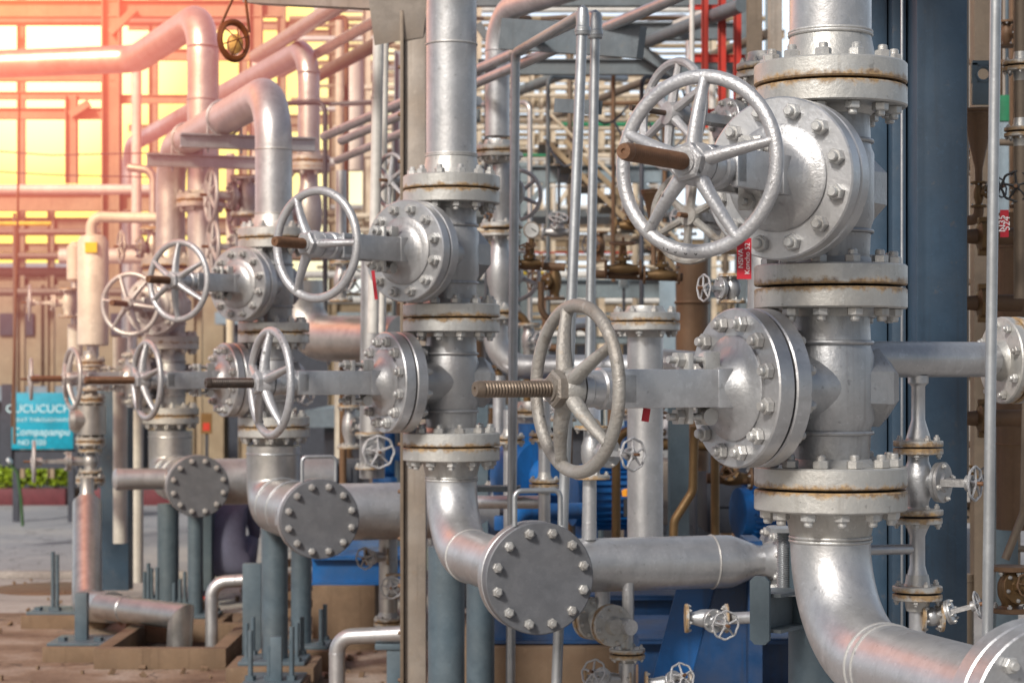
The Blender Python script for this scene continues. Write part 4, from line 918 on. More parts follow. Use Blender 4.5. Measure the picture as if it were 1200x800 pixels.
motor('second blue finned motor at far right behind the bonnet', 905, 600, 11.5, 34, 90)
def pump(label, x, y, dd, r_, mat='blue'):
    t = thing('pump', label, 'pump', P(x, y, dd), -0.9); r = px(r_, dd); RX = Matrix.Rotation(PI / 2, 4, 'Y')
    MB().lathe([(r * 0.3, -r * 0.8), (r * 0.75, -r * 0.6), (r * 1.0, -r * 0.25), (r * 1.02, r * 0.1), (r * 0.85, r * 0.4), (r * 0.45, r * 0.5), (r * 0.4, r * 0.9)], 36, RX).make('volute', mat, t)
    MB().tube([(0, 0, r * 0.6), (0, 0, r * 1.5)], r * 0.3, 20).make('discharge', mat, t)
    joint(t, (0, 0, r * 1.5), Z, r * 0.48, r * 0.1, r * 0.3, nb=8, bs=0.45)
    MB().box((0, 0, -r * 1.1), (r * 1.3, r * 1.2, r * 0.35), bev=0.01).make('foot', mat, t)
    return t
pump('bright blue pump casing left of the finned motor', 622, 558, 10.2, 50)
pump('blue pump casing behind the middle riser base', 555, 540, 12.5, 40)
pump('blue rounded pump behind the small upright valve', 740, 528, 12.2, 30)
pump('blue pump far left of the brown post above the third header', 462, 530, 13.8, 30)
t = thing('oil_cup', 'amber glass oil cup on the blue finned motor', 'oil cup', P(734, 577, 10.3)); MB().lathe([(0.01, -0.02), (0.022, -0.018), (0.024, 0.012), (0.01, 0.02)], 20).make('cup', 'amber', t); MB().cyl((0, 0, -0.12), (0, 0, -0.03), 0.014, 12).make('stem', 'black', t)
MB_ = MB().lathe([(0.01, 0), (0.15, 0), (0.17, 0.1), (0.15, 0.28), (0.05, 0.36), (0.01, 0.365)], 28); tag(MB_.make('white_cylinder', 'helmet', None, P(778, 555, 12.5)), 'white domed canister behind the middle header', 'canister')
for (x0, x1, y0, y1, dd, dep, m_, lab) in ((762, 800, 540, 615, 11.3, .5, 'brownpost', 'brown grey gearbox right of the blue motor'), (828, 890, 520, 625, 11.8, .6, 'charcoal', 'dark machine box behind the bonnet flange'), (380, 420, 540, 575, 14.0, .5, 'charcoal', 'dark machine box behind the third header'), (560, 600, 600, 650, 11.8, .5, 'charcoal', 'dark pump base box behind the middle elbow')):
    a = P(x0, y1, dd); c = P(x1, y0, dd); t = thing('machine_box', lab, 'machine', ((a.x + c.x) / 2, dd, a.z))
    MB().box((0, dep / 2, (c.z - a.z) / 2), (c.x - a.x, dep, c.z - a.z), bev=0.02).make('housing', m_, t)
    MB().box((0, -0.008, (c.z - a.z) * 0.55), ((c.x - a.x) * 0.6, 0.012, (c.z - a.z) * 0.5), bev=0.003).make('cover', m_, t)
# posts in the middle distance
for (x, wq, ya, yb, dd, m_, lab) in ((795, 22, 420, 640, 10.2, 'leg', 'blue grey post right behind the yoke of the lower right valve'), (782, 17, 320, 500, 13.0, 'rackgrey', 'blue grey post behind the brown valves'), (562, 20, 440, 640, 10.9, 'leg', 'blue grey post behind the right side of the middle valve')):
    a = P(x, yb, dd); c = P(x, ya, dd); b = MB(); b.ibeam((0, 0, 0), (0, 0, c.z - a.z), px(wq, dd), 0.16, 0.012, Y_); tag(b.make('steel_post', m_, None, a), lab, 'post')
t0 = thing('column_pipe', 'thick rust brown vertical pipe behind the upper right handwheel', 'pipe', P(811, 420, 11.0)); MB().cyl((0, 0, -0.6), (0, 0, px(125, 11)), px(19, 11), 28).make('tube', 'rustpipe', t0); MB().torus(px(19, 11), 0.01, Matrix.Identity(4), 28, 6).make('band', 'rustpipe', t0, (0, 0, 0.3))
t0 = thing('column_pipe', 'rust brown vertical pipe standing behind the worn handwheel', 'pipe', P(553, 600, 11.6)); MB().cyl((0, 0, 0), (0, 0, px(250, 11.6)), px(14, 11.6), 24).make('tube', 'rustpipe', t0); MB().torus(px(14, 11.6), 0.01, Matrix.Identity(4), 24, 6).make('band', 'rustpipe', t0, (0, 0, 0.5))
for i, (x, y, r_, lab) in enumerate(((730, 315, 24, 'left'), (775, 322, 18, 'right'))):
    small_valve('%s rusty brown upright valve in the gap below the big handwheel' % lab, P(x, y, 9.6), X_, (0, -0.15, 1), px(22, 9.6), px(11, 9.6), px(15, 9.6), px(30, 9.6), mat='brass', fmat='rustpipe', wmat='rustpipe', nb=4)
pipe('rusty horizontal pipe joining the two brown upright valves', [P(690, 321, 9.65), P(800, 325, 9.65)], px(5, 9.6), 'rustpipe', n=14)
t = thing('drain_funnel', 'dark rusty funnel seen through the big upper handwheel', 'funnel', P(766, 224, 9.4))
MB().lathe([(px(14, 9.4), 0.0), (px(15, 9.4), -0.012), (px(12, 9.4), -0.03), (px(3, 9.4), -0.17), (px(3, 9.4), -0.34)], 22).make('cone', 'rustpipe', t); MB().torus(px(14, 9.4), 0.006, Matrix.Identity(4), 24, 8).make('rim', 'rustpipe', t)
t = thing('pressure_gauge', 'round pressure gauge on a brown stem behind the middle riser', 'gauge', P(623, 270, 10.2))
MB().lathe([(px(9.5, 10.2), -0.02), (px(10, 10.2), 0.02), (px(8.4, 10.2), 0.022)], 28, TOA).make('case', 'brownpost', t); MB().lathe([(px(8.3, 10.2), 0.021), (px(8.3, 10.2), 0.024)], 28, TOA).make('dial', 'glass', t)
MB().box((0.008, -0.026, 0.006), (0.03, 0.002, 0.004), Matrix.Rotation(0.6, 4, 'Y')).make('needle', 'black', t); MB().cyl((0, 0, -0.17), (0, 0, -0.03), 0.014, 10).make('stem', 'brass', t)
small_valve('small rusty valve under the pressure gauge', P(622, 308, 10.2), X_, (-0.2, -0.4, 0.9), px(16, 10), px(9, 10), px(10, 10), 0.09, mat='brass', fmat='rustpipe', wmat='rustpipe')
pipe('rusty horizontal pipe under the pressure gauge', [P(604, 311, 10.25), P(662, 313, 10.25)], px(5, 10), 'rustpipe', n=14)
for i, (pp, r_, lab) in enumerate((([(634, 330, 10.6), (634, 372, 10.6), (660, 378, 10.6)], 4, 'short rusty pipe turning right beside the slim grey valves'), ([(660, 400, 10.9), (676, 368, 10.9), (690, 390, 10.9), (688, 440, 10.9)], 4, 'rusty looping hose behind the top of the worn handwheel'), ([(722, 650, 9.6), (722, 506, 9.6), (775, 500, 9.6)], 5, 'brown bent tube left of the gearbox behind the middle header'), ([(788, 660, 9.6), (790, 610, 9.6), (812, 575, 9.6), (814, 500, 9.6)], 5, 'brown bent tube right of the gearbox behind the middle header'), ([(838, 660, 9.8), (838, 530, 9.8)], 5, 'brown upright tube under the bonnet of the right valve'))):
    pipe(lab, [P(*q) for q in pp], px(r_, 10), 'brass' if r_ == 5 else 'rustpipe', bend=0.08, n=12)

for i, (x, y, dd, ax, sd, h_, f_, w_, L_, m_, lab) in enumerate((
 (585, 545, 10.4, Z, (0.3, -0.9, 0), 26, 17, 14, .14, 'cast', 'silver valve low behind the middle riser base'),
 (660, 470, 10.0, Z, (-0.5, -0.8, 0), 24, 16, 14, .14, 'cast', 'silver valve behind the lower spokes of the worn handwheel'),
 (770, 520, 10.8, X_, (0, -0.3, 1), 24, 13, 14, .16, 'brass', 'brown valve with wheel on top beside the gearbox'),
 (858, 560, 10.6, X_, (-0.3, -0.8, .5), 24, 14, 15, .14, 'brass', 'rust brown valve deep under the right bonnet'),
 (800, 470, 11.8, Z, (-0.6, -0.7, 0), 26, 15, 14, .15, 'brass', 'brown upright valve behind the yoke of the right valve'),
 (650, 330, 12.0, Z, (-0.8, -0.5, 0), 22, 13, 12, .15, 'brass', 'rusty brown upright valve above the worn handwheel'),
 (620, 400, 12.6, Z, (0.5, -0.8, 0), 22, 14, 12, .15, 'cast', 'dull silver valve between the leaning conduit and slim grey pipe'),
 (410, 500, 12.8, Z, (0.7, -0.6, 0), 26, 15, 14, .16, 'cast', 'silver valve behind the stem of the middle lower valve'),
 (335, 460, 13.0, Z, (0.7, -0.6, 0), 24, 14, 14, .18, 'cast', 'silver valve just right of the third riser'),
 (400, 330, 12.6, Z, (0.5, -0.8, 0), 24, 14, 14, .16, 'cast', 'silver valve behind the rim of the middle upper wheel'),
 (180, 290, 15.6, Z, (-0.9, -0.4, 0), 24, 16, 18, .25, 'cast', 'pinkish silver valve behind the vessel and farthest riser'),
 (268, 330, 14.0, Z, (-0.7, -0.6, 0), 24, 15, 14, .20, 'cast', 'silver valve between the farthest riser and the third one'))):
    small_valve(lab, P(x, y, dd), ax, sd, px(h_, dd), px(f_, dd), px(w_, dd), L_, mat=m_, fmat='flange' if m_ == 'cast' else 'rustpipe', wmat='wheel' if m_ == 'cast' else 'rustpipe', nb=6)
for i, (pp, r_, m_, lab) in enumerate((
 ([(585, 519, 10.4), (585, 440, 10.4)], 7, 'silver', 'thin silver pipe above the valve at the middle riser base'),
 ([(660, 446, 10.0), (660, 380, 10.0), (700, 376, 10.4)], 6, 'silver', 'thin silver pipe bending right behind the worn handwheel'),
 ([(740, 520, 10.8), (830, 522, 10.8)], 6, 'brass', 'brown horizontal pipe beside the gearbox'),
 ([(828, 560, 10.6), (890, 562, 10.6)], 6, 'rustpipe', 'rusty horizontal pipe under the right bonnet'),
 ([(800, 444, 11.8), (800, 390, 11.8), (840, 386, 12)], 6, 'rustpipe', 'rusty pipe bending right behind the right valve yoke'),
 ([(410, 474, 12.8), (410, 420, 12.8), (450, 416, 12.8)], 7, 'silver', 'silver pipe bending right above the stem of the middle lower valve'),
 ([(400, 306, 12.6), (400, 200, 12.6)], 7, 'silver', 'silver upright pipe behind the middle upper wheel'),
 ([(335, 436, 13.0), (335, 380, 13.0)], 7, 'silver', 'short silver upright pipe beside the third riser'),
 ([(180, 266, 15.6), (180, 200, 15.6), (150, 196, 15.6)], 7, 'silver', 'silver pipe bending left above the pinkish valve'),
 ([(600, 640, 9.9), (600, 600, 9.9), (680, 598, 10.2)], 9, 'blue', 'blue pipe bend low beside the middle cover'),
 ([(770, 500, 12.2), (770, 440, 12.2), (900, 436, 12.2)], 8, 'tanpipe', 'tan pipe bending right behind the right valve'),
 ([(500, 560, 11.6), (500, 470, 11.6)], 9, 'leg', 'blue grey upright pipe just behind the middle riser'))):
    pipe(lab, [P(*q) for q in pp], px(r_, 11), m_, bend=0.09, n=16)
pipe('thin slack wire crossing the glow at the upper left', [P(-20, 176, 17), P(60, 182, 17), P(190, 179, 17)], 0.006, 'charcoal', n=6, name='wire', cat='wire')
pipe('second slack wire just below the first at the upper left', [P(-20, 200, 17.3), P(60, 205, 17.3), P(190, 208, 17.3)], 0.006, 'charcoal', n=6, name='wire', cat='wire')
pipe('vertical cable hanging down at the far left edge', [P(23, 110, 16), P(20, 300, 16), P(14, 500, 16)], 0.009, 'rustpipe', n=8, name='cable', cat='cable')

rr_ = random.Random(8)
names = ['first', 'second', 'third', 'fourth', 'fifth', 'sixth', 'seventh', 'eighth', 'ninth', 'tenth', 'eleventh']
xs = [1124, 1133, 1139, 1146, 1157, 1163, 1171, 1180, 1186, 1193, 1199]
for i, x in enumerate(xs):
    dd = 8.9 + (i * 7 % 5) * 0.28; m_ = ['rustpipe', 'tanpipe', 'charcoal', 'rustpipe', 'gal', 'tanpipe', 'rustpipe', 'leg', 'rustpipe', 'tanpipe', 'charcoal'][i]
    pipe('%s slim %s pipe from the dark column in the bundle at the right edge' % (names[i], {'rustpipe': 'rusty', 'tanpipe': 'tan', 'charcoal': 'dark', 'gal': 'grey', 'leg': 'blue grey'}[m_]), [P(x, -20, dd), P(x, rr_.randint(420, 760), dd)], px(rr_.choice((2.2, 3, 4)), dd), m_, n=12, seams=[(P(x, rr_.randint(40, 380), dd), Z)])
for i, (x, y, dd, m_, lab) in enumerate(((1133, 190, 8.5, 'rustpipe', 'rusty small valve left of the funnel at the right'), (1186, 310, 8.4, 'brass', 'brass brown small valve right of the front conduit'), (1136, 430, 8.5, 'rustpipe', 'rusty small valve beside the dark column under the side pipe'), (1130, 560, 8.2, 'brass', 'brown small valve above the perforated tray'), (1190, 560, 7.9, 'rustpipe', 'rusty small valve low at the right edge'), (1180, 40, 8.5, 'rustpipe', 'rusty small valve near the top right corner'))):
    small_valve(lab, P(x, y, dd), Z, ((-0.5, -0.8, 0.1), (0.6, -0.7, 0.1))[i % 2], px(16, dd), px(11, dd), px(10, dd), 0.10, mat=m_, fmat=m_, wmat='charcoal')
for i, (y, m_) in enumerate(((72, 'rustpipe'), (165, 'tanpipe'), (330, 'rustpipe'), (520, 'rustpipe'), (640, 'tanpipe'))):
    pipe('%s rusty cross pipe from the top in the right edge bundle' % names[i], [P(1118, y, 8.7), P(1210, y + 3, 8.7)], px(4, 8.7), m_, n=12, seams=[(P(1140, y, 8.7), X_)])

# ============================================================ far racks, buildings, road side
def rack(label, d, cols, beams, mat, zt=None, depth=0.0, name='pipe_rack', braces=()):
    x_mid = sum(c[0] for c in cols) / max(1, len(cols)); q = P(x_mid, 437, d)
    t = thing(name, label, 'steel structure', (q.x, d, 0))
    for (x, w_, yt, yb) in cols:
        a = P(x, yb, d); c = P(x, yt, d); zb = max(0, a.z)
        MB().ibeam((a.x - q.x, 0, zb), (a.x - q.x, 0, c.z), px(w_, d), px(w_, d) * 1.1, px(w_, d) * 0.09, Y_ if False else X_).make('column', mat, t)
    for (x0, x1, y, h) in beams:
        a = P(x0, y, d); c = P(x1, y, d)
        MB().ibeam((a.x - q.x, 0.03, a.z), (c.x - q.x, 0.03, c.z), px(h, d) * 0.6, px(h, d), px(h, d) * 0.08).make('beam', mat, t)
    for (x0, y0, x1, y1, h) in braces:
        a = P(x0, y0, d); c = P(x1, y1, d)
        MB().bar((a.x - q.x, -0.06, a.z), (c.x - q.x, -0.06, c.z), px(h, d), px(h, d)).make('brace', mat, t)
    return t
rack('blue grey pipe rack frame behind the two leaning conduits', 17.0, [(612, 12, 190, 620), (782, 15, 100, 620), (905, 14, -60, 620), (470, 14, 60, 600)], [(460, 910, 204, 20), (460, 910, 338, 22), (460, 910, 398, 9)], 'rackgrey', braces=[(612, 250, 640, 215, 6), (782, 250, 752, 215, 6)])
rack('pale cream steel frame in the hazy distance behind the blue grey rack', 23.0, [(623, 6, 84, 330), (634, 5, 84, 330), (647, 7, 84, 330), (703, 10, 55, 560), (735, 5, 100, 300), (560, 8, -40, 480), (835, 8, -40, 480), (430, 9, -40, 560), (505, 8, 100, 480)], [(400, 860, 92, 9), (400, 860, 122, 8), (400, 860, 166, 8), (400, 860, 262, 12), (400, 860, 302, 7)], 'cream', braces=[(640, 262, 700, 170, 5)])
rack('tan brown steel frame farthest behind everything in the middle', 31.0, [(390, 9, -40, 560), (450, 7, -40, 560), (540, 9, -40, 560), (598, 7, 60, 560), (668, 9, 20, 560), (725, 8, 60, 560), (765, 8, 60, 560), (850, 9, -60, 560), (885, 10, -60, 560)], [(330, 920, 40, 10), (330, 920, 140, 11), (330, 920, 180, 9), (330, 920, 285, 10), (330, 920, 360, 12), (330, 920, 74, 6)], 'tan', braces=[(450, 40, 540, 140, 5), (598, 180, 668, 140, 5), (725, 285, 765, 180, 4)])
rack('dark grey overhead beams behind the top of the conduits', 14.0, [(868, 12, -80, 640)], [(520, 880, -4, 22), (560, 870, 78, 18), (700, 880, 36, 20)], 'greysteel', braces=[(735, 50, 790, 88, 12), (600, 90, 560, 30, 9)])
rack('pink lit steel frame in the glow at the upper left', 20.0, [(131, 19, -60, 330), (84, 12, 112, 215), (-40, 18, -60, 560), (300, 14, -60, 330)], [(-60, 134, 86, 18), (-60, 134, 112, 9), (-60, 134, 133, 13), (-60, 190, 236, 22), (-60, 330, 10, 20), (130, 330, 64, 13), (130, 330, 116, 10)], 'tan', braces=[(84, 136, 106, 122, 8), (131, 40, 160, 12, 8)])
rack('second frame in the glow beyond the pink lit one at the left', 27.0, [(25, 8, -60, 560), (180, 9, -60, 560), (232, 9, -60, 560), (285, 9, -60, 560), (330, 9, -60, 560), (60, 7, 240, 560)], [(-80, 360, 262, 14), (-80, 360, 290, 10), (150, 360, 150, 8), (150, 360, 30, 10), (-80, 360, 330, 8)], 'tan')
random.seed(5)
specs = [
 # label, group, material, d, x0, x1, ys, r
 ('thin cream pipe crossing the cream frame behind the conduits', 'cream pipes on the far frame', 'cream', 22.6, 390, 870, (103, 112, 131, 141, 150, 174, 183, 253, 270, 278, 312), 2.6),
 ('thin brown pipe crossing the tan frame in the far middle', 'brown pipes on the tan frame', 'tan', 30.2, 330, 920, (22, 30, 54, 63, 88, 101, 118, 158, 196, 250, 259, 293, 302, 313, 345, 372, 384, 400), 3.0),
 ('pale grey pipe lying on the farthest rack in the middle', 'pale pipes on the tan frame', 'white', 29.6, 330, 920, (12, 46, 80, 128, 190, 243, 322, 352, 392), 3.6),
 ('grey brown pipe crossing high behind the left frames', 'brown pipes in the left glow', 'tanpipe', 26.5, -80, 360, (228, 272, 300, 318, 342, 26), 4.0)]
for (lab, grp, m_, d, x0, x1, ys, r_) in specs:
    for y in ys:
        xa = x0 + random.uniform(0, 60); xb = x1 - random.uniform(0, 80)
        a = P(xa, y, d + random.uniform(-.3, .3)); c = P(xb, y, a.y)
        pipe(lab, [a, Vector((c.x, a.y, a.z))], px(r_ * random.uniform(0.6, 1.4), d), m_, n=10, group=grp)
for (x0, x1, y, dd, r_, m_, lab) in ((655, 775, 146, 21.8, 2.6, 'green', 'green pipe crossing behind the leaning conduits'), (545, 660, 182, 21.8, 2, 'green', 'second shorter green pipe lower beside the middle riser'), (602, 648, 320, 16.4, 2.2, 'yellow', 'short yellow green pipe under the pressure gauge'), (600, 900, 296, 20.5, 1.2, 'red', 'thin red pipe line in the gap behind the brown valves'), (-60, 60, 262, 19, 2.6, 'yellow', 'yellow handrail pipe at the left in the warm glow'), (-60, 200, 222, 18.8, 6, 'white', 'pale pipe lying on the pink lit frame'), (70, 190, 300, 18.0, 9, 'white', 'wide pale pipe behind the slim vessel')):
    pipe(lab, [P(x0, y, dd), P(x1, y, dd)], px(r_, dd), m_, n=12)
# vertical pipes in the middle distance
for i, (x, yt, yb, dd, r_, m_) in enumerate(((415, 70, 200, 19, 11, 'white'), (398, 20, 330, 20, 5, 'cream'), (536, 60, 400, 19, 5, 'tanpipe'), (718, 60, 330, 19, 3, 'tanpipe'), (745, 190, 420, 18, 4, 'cream'), (672, 180, 420, 18, 4, 'tanpipe'), (835, 60, 260, 18, 4, 'white'), (470, 200, 500, 16, 6, 'tanpipe'), (640, 350, 500, 15, 5, 'rustpipe'), (545, 350, 480, 16, 6, 'tanpipe'), (400, 420, 560, 15.5, 8, 'white'), (300, 60, 300, 18, 5, 'white'), (320, 150, 330, 17, 4, 'tanpipe'), (270, 180, 420, 17.5, 5, 'white'), (17, 250, 520, 19, 2, 'tanpipe'), (160, 60, 320, 18.5, 6, 'white'), (500, -20, 60, 18, 6, 'cream'))):
    side = 'left' if x < 300 else ('middle' if x < 620 else 'right')
    pipe('distant %s upright pipe number %s from the %s in the background' % ({'white': 'pale', 'cream': 'cream', 'tanpipe': 'tan', 'rustpipe': 'rusty'}[m_], ('one two three four five six seven eight nine ten eleven twelve thirteen fourteen fifteen sixteen seventeen'.split())[sorted([415, 398, 536, 718, 745, 672, 835, 470, 640, 545, 400, 300, 320, 270, 17, 160, 500]).index(x)], 'left'), [P(x, yb, dd), P(x, yt, dd)], px(r_, dd), m_, n=14)
# pipes running away overhead
for i, (a, c, r_, m_, lab) in enumerate((((300, 66, 17), (430, -14, 12.5), 9, 'clad', 'fat pale pipe slanting away under the overhead beam'), ((330, 86, 17), (470, 8, 12.5), 6, 'white', 'thinner pale pipe slanting away left of the tall post'), ((360, 96, 18), (470, 36, 13.5), 8, 'tanpipe', 'brown pipe slanting away left of the tall post'), ((600, 110, 18), (870, 6, 12), 7, 'greysteel', 'grey pipe slanting up behind the conduits toward the top'), ((640, 140, 19), (900, 40, 13), 5, 'tanpipe', 'tan pipe slanting up behind the big upper wheel'), ((690, 70, 18), (830, 16, 13), 6, 'white', 'white pipe slanting up left of the red ladder frame'))):
    pipe(lab, [P(*a), P(*c)], px(r_, 15), m_, n=16)
# stair stringers
t = thing('stairway', 'tan steel stair with handrails slanting behind the leaning conduits', 'stair', P(640, 168, 16.2)); o0 = P(640, 168, 16.2)
for (a, c, h) in (((640, 165, 16.2), (812, 335, 16.2), 9), ((662, 165, 16.9), (834, 335, 16.9), 9)):
    MB().bar(P(*a) - o0, P(*c) - o0, 0.04, px(h, 16), Y_).make('stringer', 'tan', t)
for i in range(14):
    a = P(643 + i * 12.4, 168 + i * 12.2, 16.25); MB().box((a.x - o0.x, a.y - o0.y + 0.35, a.z - o0.z), (0.16, 0.7, 0.02)).make('step', 'tanpipe', t)
for dy in (36,): MB().cyl(P(640, 165 - dy, 16.2) - o0, P(812, 335 - dy, 16.2) - o0, 0.014, 8).make('handrail', 'cream', t)
# red ladder frame
d = 12.5
rack('bright red ladder frame above the upper right valve', d, [(826, 7, -60, 150), (846, 8, -60, 175), (864, 8, -60, 150)], [(808, 874, 68, 9), (808, 874, 8, 6), (808, 874, 130, 6)], 'red', name='ladder_frame')
pipe('slim white pipe left of the red ladder frame', [P(811, -20, 12.3), P(811, 100, 12.3)], px(3, 12.3), 'white', n=12)
b = MB(); b.ibeam(P(884, -40, 10.5), P(884, 110, 10.5), px(16, 10.5), 0.1, 0.01, Y_); tag(b.make('steel_post', 'tanpipe'), 'tan steel post between the red ladder and the front riser', 'post')
b = MB(); b.ibeam(P(908, -40, 10.0), P(908, 110, 10.0), px(14, 10), 0.1, 0.01, Y_); tag(b.make('steel_post', 'brownpost'), 'brown steel post tight behind the front riser top', 'post')
# back buildings
def building(label, x0, x1, yt, dd, mat, wins=(), dep=6.0, roofm='rackgrey', pan=None):
    a = P(x0, yt, dd); c = P(x1, yt, dd); t = thing('building', label, 'building', ((a.x + c.x) / 2, dd, 0)); W = c.x - a.x
    MB().box((0, dep / 2, a.z / 2), (W, dep, a.z)).make('wall', mat, t)
    MB().box((0, dep / 2, a.z + 0.10), (W + 0.4, dep + .4, 0.2)).make('roof', roofm, t)
    for (wx, wy, ww, wh) in wins:
        q = P(wx, wy, dd); MB().box((q.x - (a.x + c.x) / 2, -0.02, q.z), (px(ww, dd), 0.06, px(wh, dd))).make('window', 'charcoal', t)
    for i in range(int(W / 1.6)):
        MB().box((-W / 2 + 0.8 + i * 1.6, -0.03, a.z / 2), (0.08, 0.08, a.z - 0.02)).make('pilaster', mat, t)
    return t
building('long tan walled building behind the vessels at the left', -220, 262, 322, 36, 'tan', [(20, 380, 40, 26), (150, 380, 40, 26)])
building('grey brown machine hall behind the pumps in the middle', 268, 930, 380, 34, 'charcoal', [(440, 410, 26, 20), (520, 410, 26, 20), (610, 400, 26, 20), (690, 410, 30, 20), (770, 410, 30, 20), (850, 410, 30, 20)])
building('pale building rising behind the right hand pipes', 1010, 1420, -60, 30, 'brownpost', [(1150, 160, 40, 60)])
building('low dark shed behind the sign at the left', -180, 150, 470, 29.5, 'charcoal', [], 3.0)
building('low dark equipment shelter behind the pumps', 380, 940, 500, 24, 'charcoal', [], 3.0)

# sign
d = 24.0
a = P(50, 493, d); t = thing('sign_board', 'cyan information board with pale lettering behind the left valves', 'sign', a)
W, H = px(72, d), px(66, d)
MB().box((0, 0, 0), (W, 0.04, H), bev=0.004).make('board', 'cyan', t)
MB().box((-W / 2 - 0.06, 0.02, -0.05), (0.12, 0.08, H + 0.3)).make('side_post', 'charcoal', t)
MB().box((0, 0.06, -H / 2 - 0.12), (W + 0.1, 0.08, 0.22)).make('lower_panel', 'charcoal', t)
for x in (-W * .45, W * .45): MB().box((x, 0.06, -(a.z) / 2 - H * .25), (0.07, 0.07, a.z - H / 2 + .0)).make('leg', 'charcoal', t)
for i, (s, sz, zz) in enumerate((('CUCUCUCHE', 0.135, 0.14), ('NEXT THROUGHWAY', 0.065, 0.01), ('Compapanpu', 0.125, -0.13), ('NO 8020', 0.085, -0.255))):
    me = text_mesh(s, sz, 0.002); me.materials.append(M['cyantext']); link('lettering', me, None, t, (-0.01 if i != 3 else -0.12, -0.024, zz), (PI / 2, 0, 0))
# second small yellow notice
t = thing('notice_board', 'small yellow and white notice standing behind the third header', 'sign', P(242, 496, 19))
MB().box((0, 0, 0), (px(13, 19), 0.02, px(24, 19))).make('board', 'brass', t); MB().box((0, -0.012, -0.03), (px(8, 19), 0.004, px(9, 19))).make('mark', 'red', t); MB().box((0, 0.02, -0.6), (0.03, 0.03, 1.1)).make('post', 'charcoal', t)
# planter with kerb
def planter(label, x0, x1, yk, dd):
    a = P(x0, yk, dd); c = P(x1, yk, dd); t = thing('planter', label, 'planter', ((a.x + c.x) / 2, dd, 0)); W = c.x - a.x
    MB().box((0, 0, 0.11), (W, 0.15, 0.22), bev=0.01).make('front_kerb', 'kerbred', t); MB().box((0, 0.7, 0.09), (W - .02, 1.2, 0.14)).make('soil', 'plinth', t)
    return t
planter('dark red kerbed planter beyond the road at the far left', -80, 78, 592, 27.2)
planter('dark red kerbed planter seen between the left columns', 108, 215, 592, 27.2)
def shrub(label, x, dd, r_, h_, m_='leaf', seed=1, nleaf=420):
    rnd = random.Random(seed); q = P(x, 437, dd); t = thing('shrub', label, 'shrub', (q.x, dd, 0.15))
    b = MB()
    for i in range(nleaf):
        u = rnd.uniform(0, 2 * PI); ph = rnd.uniform(0, 1) ** 0.5; rr = r_ * ph * (0.75 + 0.3 * math.sin(3 * u + seed))
        p = Vector((rr * math.cos(u), rr * math.sin(u) * .8, h_ * (0.15 + 0.85 * rnd.random() * (1.15 - ph * 0.6))))
        s_ = rnd.uniform(0.03, 0.06); m = Euler((rnd.uniform(0, 6), rnd.uniform(0, 6), rnd.uniform(0, 6))).to_matrix()
        vs = [b.bm.verts.new(p + m @ Vector(v)) for v in ((-s_ * .4, 0, 0), (0, -s_, 0), (s_ * .4, 0, 0), (0, s_, 0))]; b.bm.faces.new(vs)
    b.make('foliage', m_, t)
    b = MB()
    for i in range(5): b.cyl((0, 0, -0.05), (rnd.uniform(-.6, .6) * r_, rnd.uniform(-.5, .5) * r_, h_ * 0.7), 0.012, 6, 0.005)
    b.make('stems', 'rustpipe', t)
for i, (x, dd, r_, h_, m_, lab) in enumerate(((38, 27.8, .36, .62, 'leaf', 'bright yellow green shrub just left of the lower left valve'), (66, 27.9, .30, .5, 'leaf', 'bright yellow green shrub between the valve wheel and the line'), (8, 27.8, .42, .42, 'leaf', 'low yellow green shrub at the far left edge'), (-30, 27.8, .5, .5, 'darkleaf', 'dark shrub outside the left end of the planter'), (160, 27.9, .3, .4, 'darkleaf', 'low dark green shrub between the pale columns'), (195, 27.9, .3, .55, 'leaf', 'yellow green shrub right of the pale columns'))):
    shrub(lab, x, dd, r_, h_, m_, i + 3)
t = thing('road_mirror', 'pale tilted round reflector on a curved dark stem at the far left', 'reflector', P(10, 541, 23)); MB().lathe([(0.01, 0), (px(9, 23), 0.01), (px(8, 23), 0.03), (0.01, 0.035)], 20, Matrix.Rotation(1.0, 4, 'Y') @ Matrix.Diagonal((.5, 1, 1, 1))).make('disc', 'helmet', t)
MB().tube([(0, 0, 0), (0.1, 0, -0.12), (0.14, 0, -0.4), (0.16, 0, -0.72)], 0.018, 8).make('stem', 'darkleaf', t)
t = thing('manhole_cover', 'round iron manhole cover in the yard at the left', 'manhole cover', (P(60, 0, 16.6).x, 16.6, 0.0)); MB().lathe([(0.01, 0.018), (0.38, 0.018), (0.40, 0.012), (0.46, 0.012), (0.47, 0.002)], 36).make('lid', 'rustpipe', t)

# low oil stained slab the risers stand on
b = MB(); b.box((-1.4, 11.4, 0.004), (6.6, 7.0, 0.008)); struct(b.make('stained_pavement', 'stained'))

# crouching person seen from behind
def skin_mesh(verts, edges, rad, root=0, sub=2):
    me = bpy.data.meshes.new('sk'); me.from_pydata(verts, edges, []); o = bpy.data.objects.new('sk', me); COL.objects.link(o)
    m = o.modifiers.new('s', 'SKIN'); sv = me.skin_vertices[0].data
    for i, r in enumerate(rad): sv[i].radius = (r, r) if not isinstance(r, tuple) else r; sv[i].use_root = (i == root)
    m.use_smooth_shade = True
    sb = o.modifiers.new('b', 'SUBSURF'); sb.levels = sub; sb.render_levels = sub
    dg = bpy.context.evaluated_depsgraph_get(); out = bpy.data.meshes.new_from_object(o.evaluated_get(dg)); bpy.data.objects.remove(o)
    for p in out.polygons: p.use_smooth = True
    return out
V = [(0, 0, .34), (0, .02, .48), (0, .12, .64), (0, .25, .76), (0, .33, .84), (0, .40, .90), (0, .43, 1.0)]
Rr = [(.17, .15), (.16, .13), (.19, .14), (.17, .11), (.06, .06), (.095, .10), (.07, .08)]
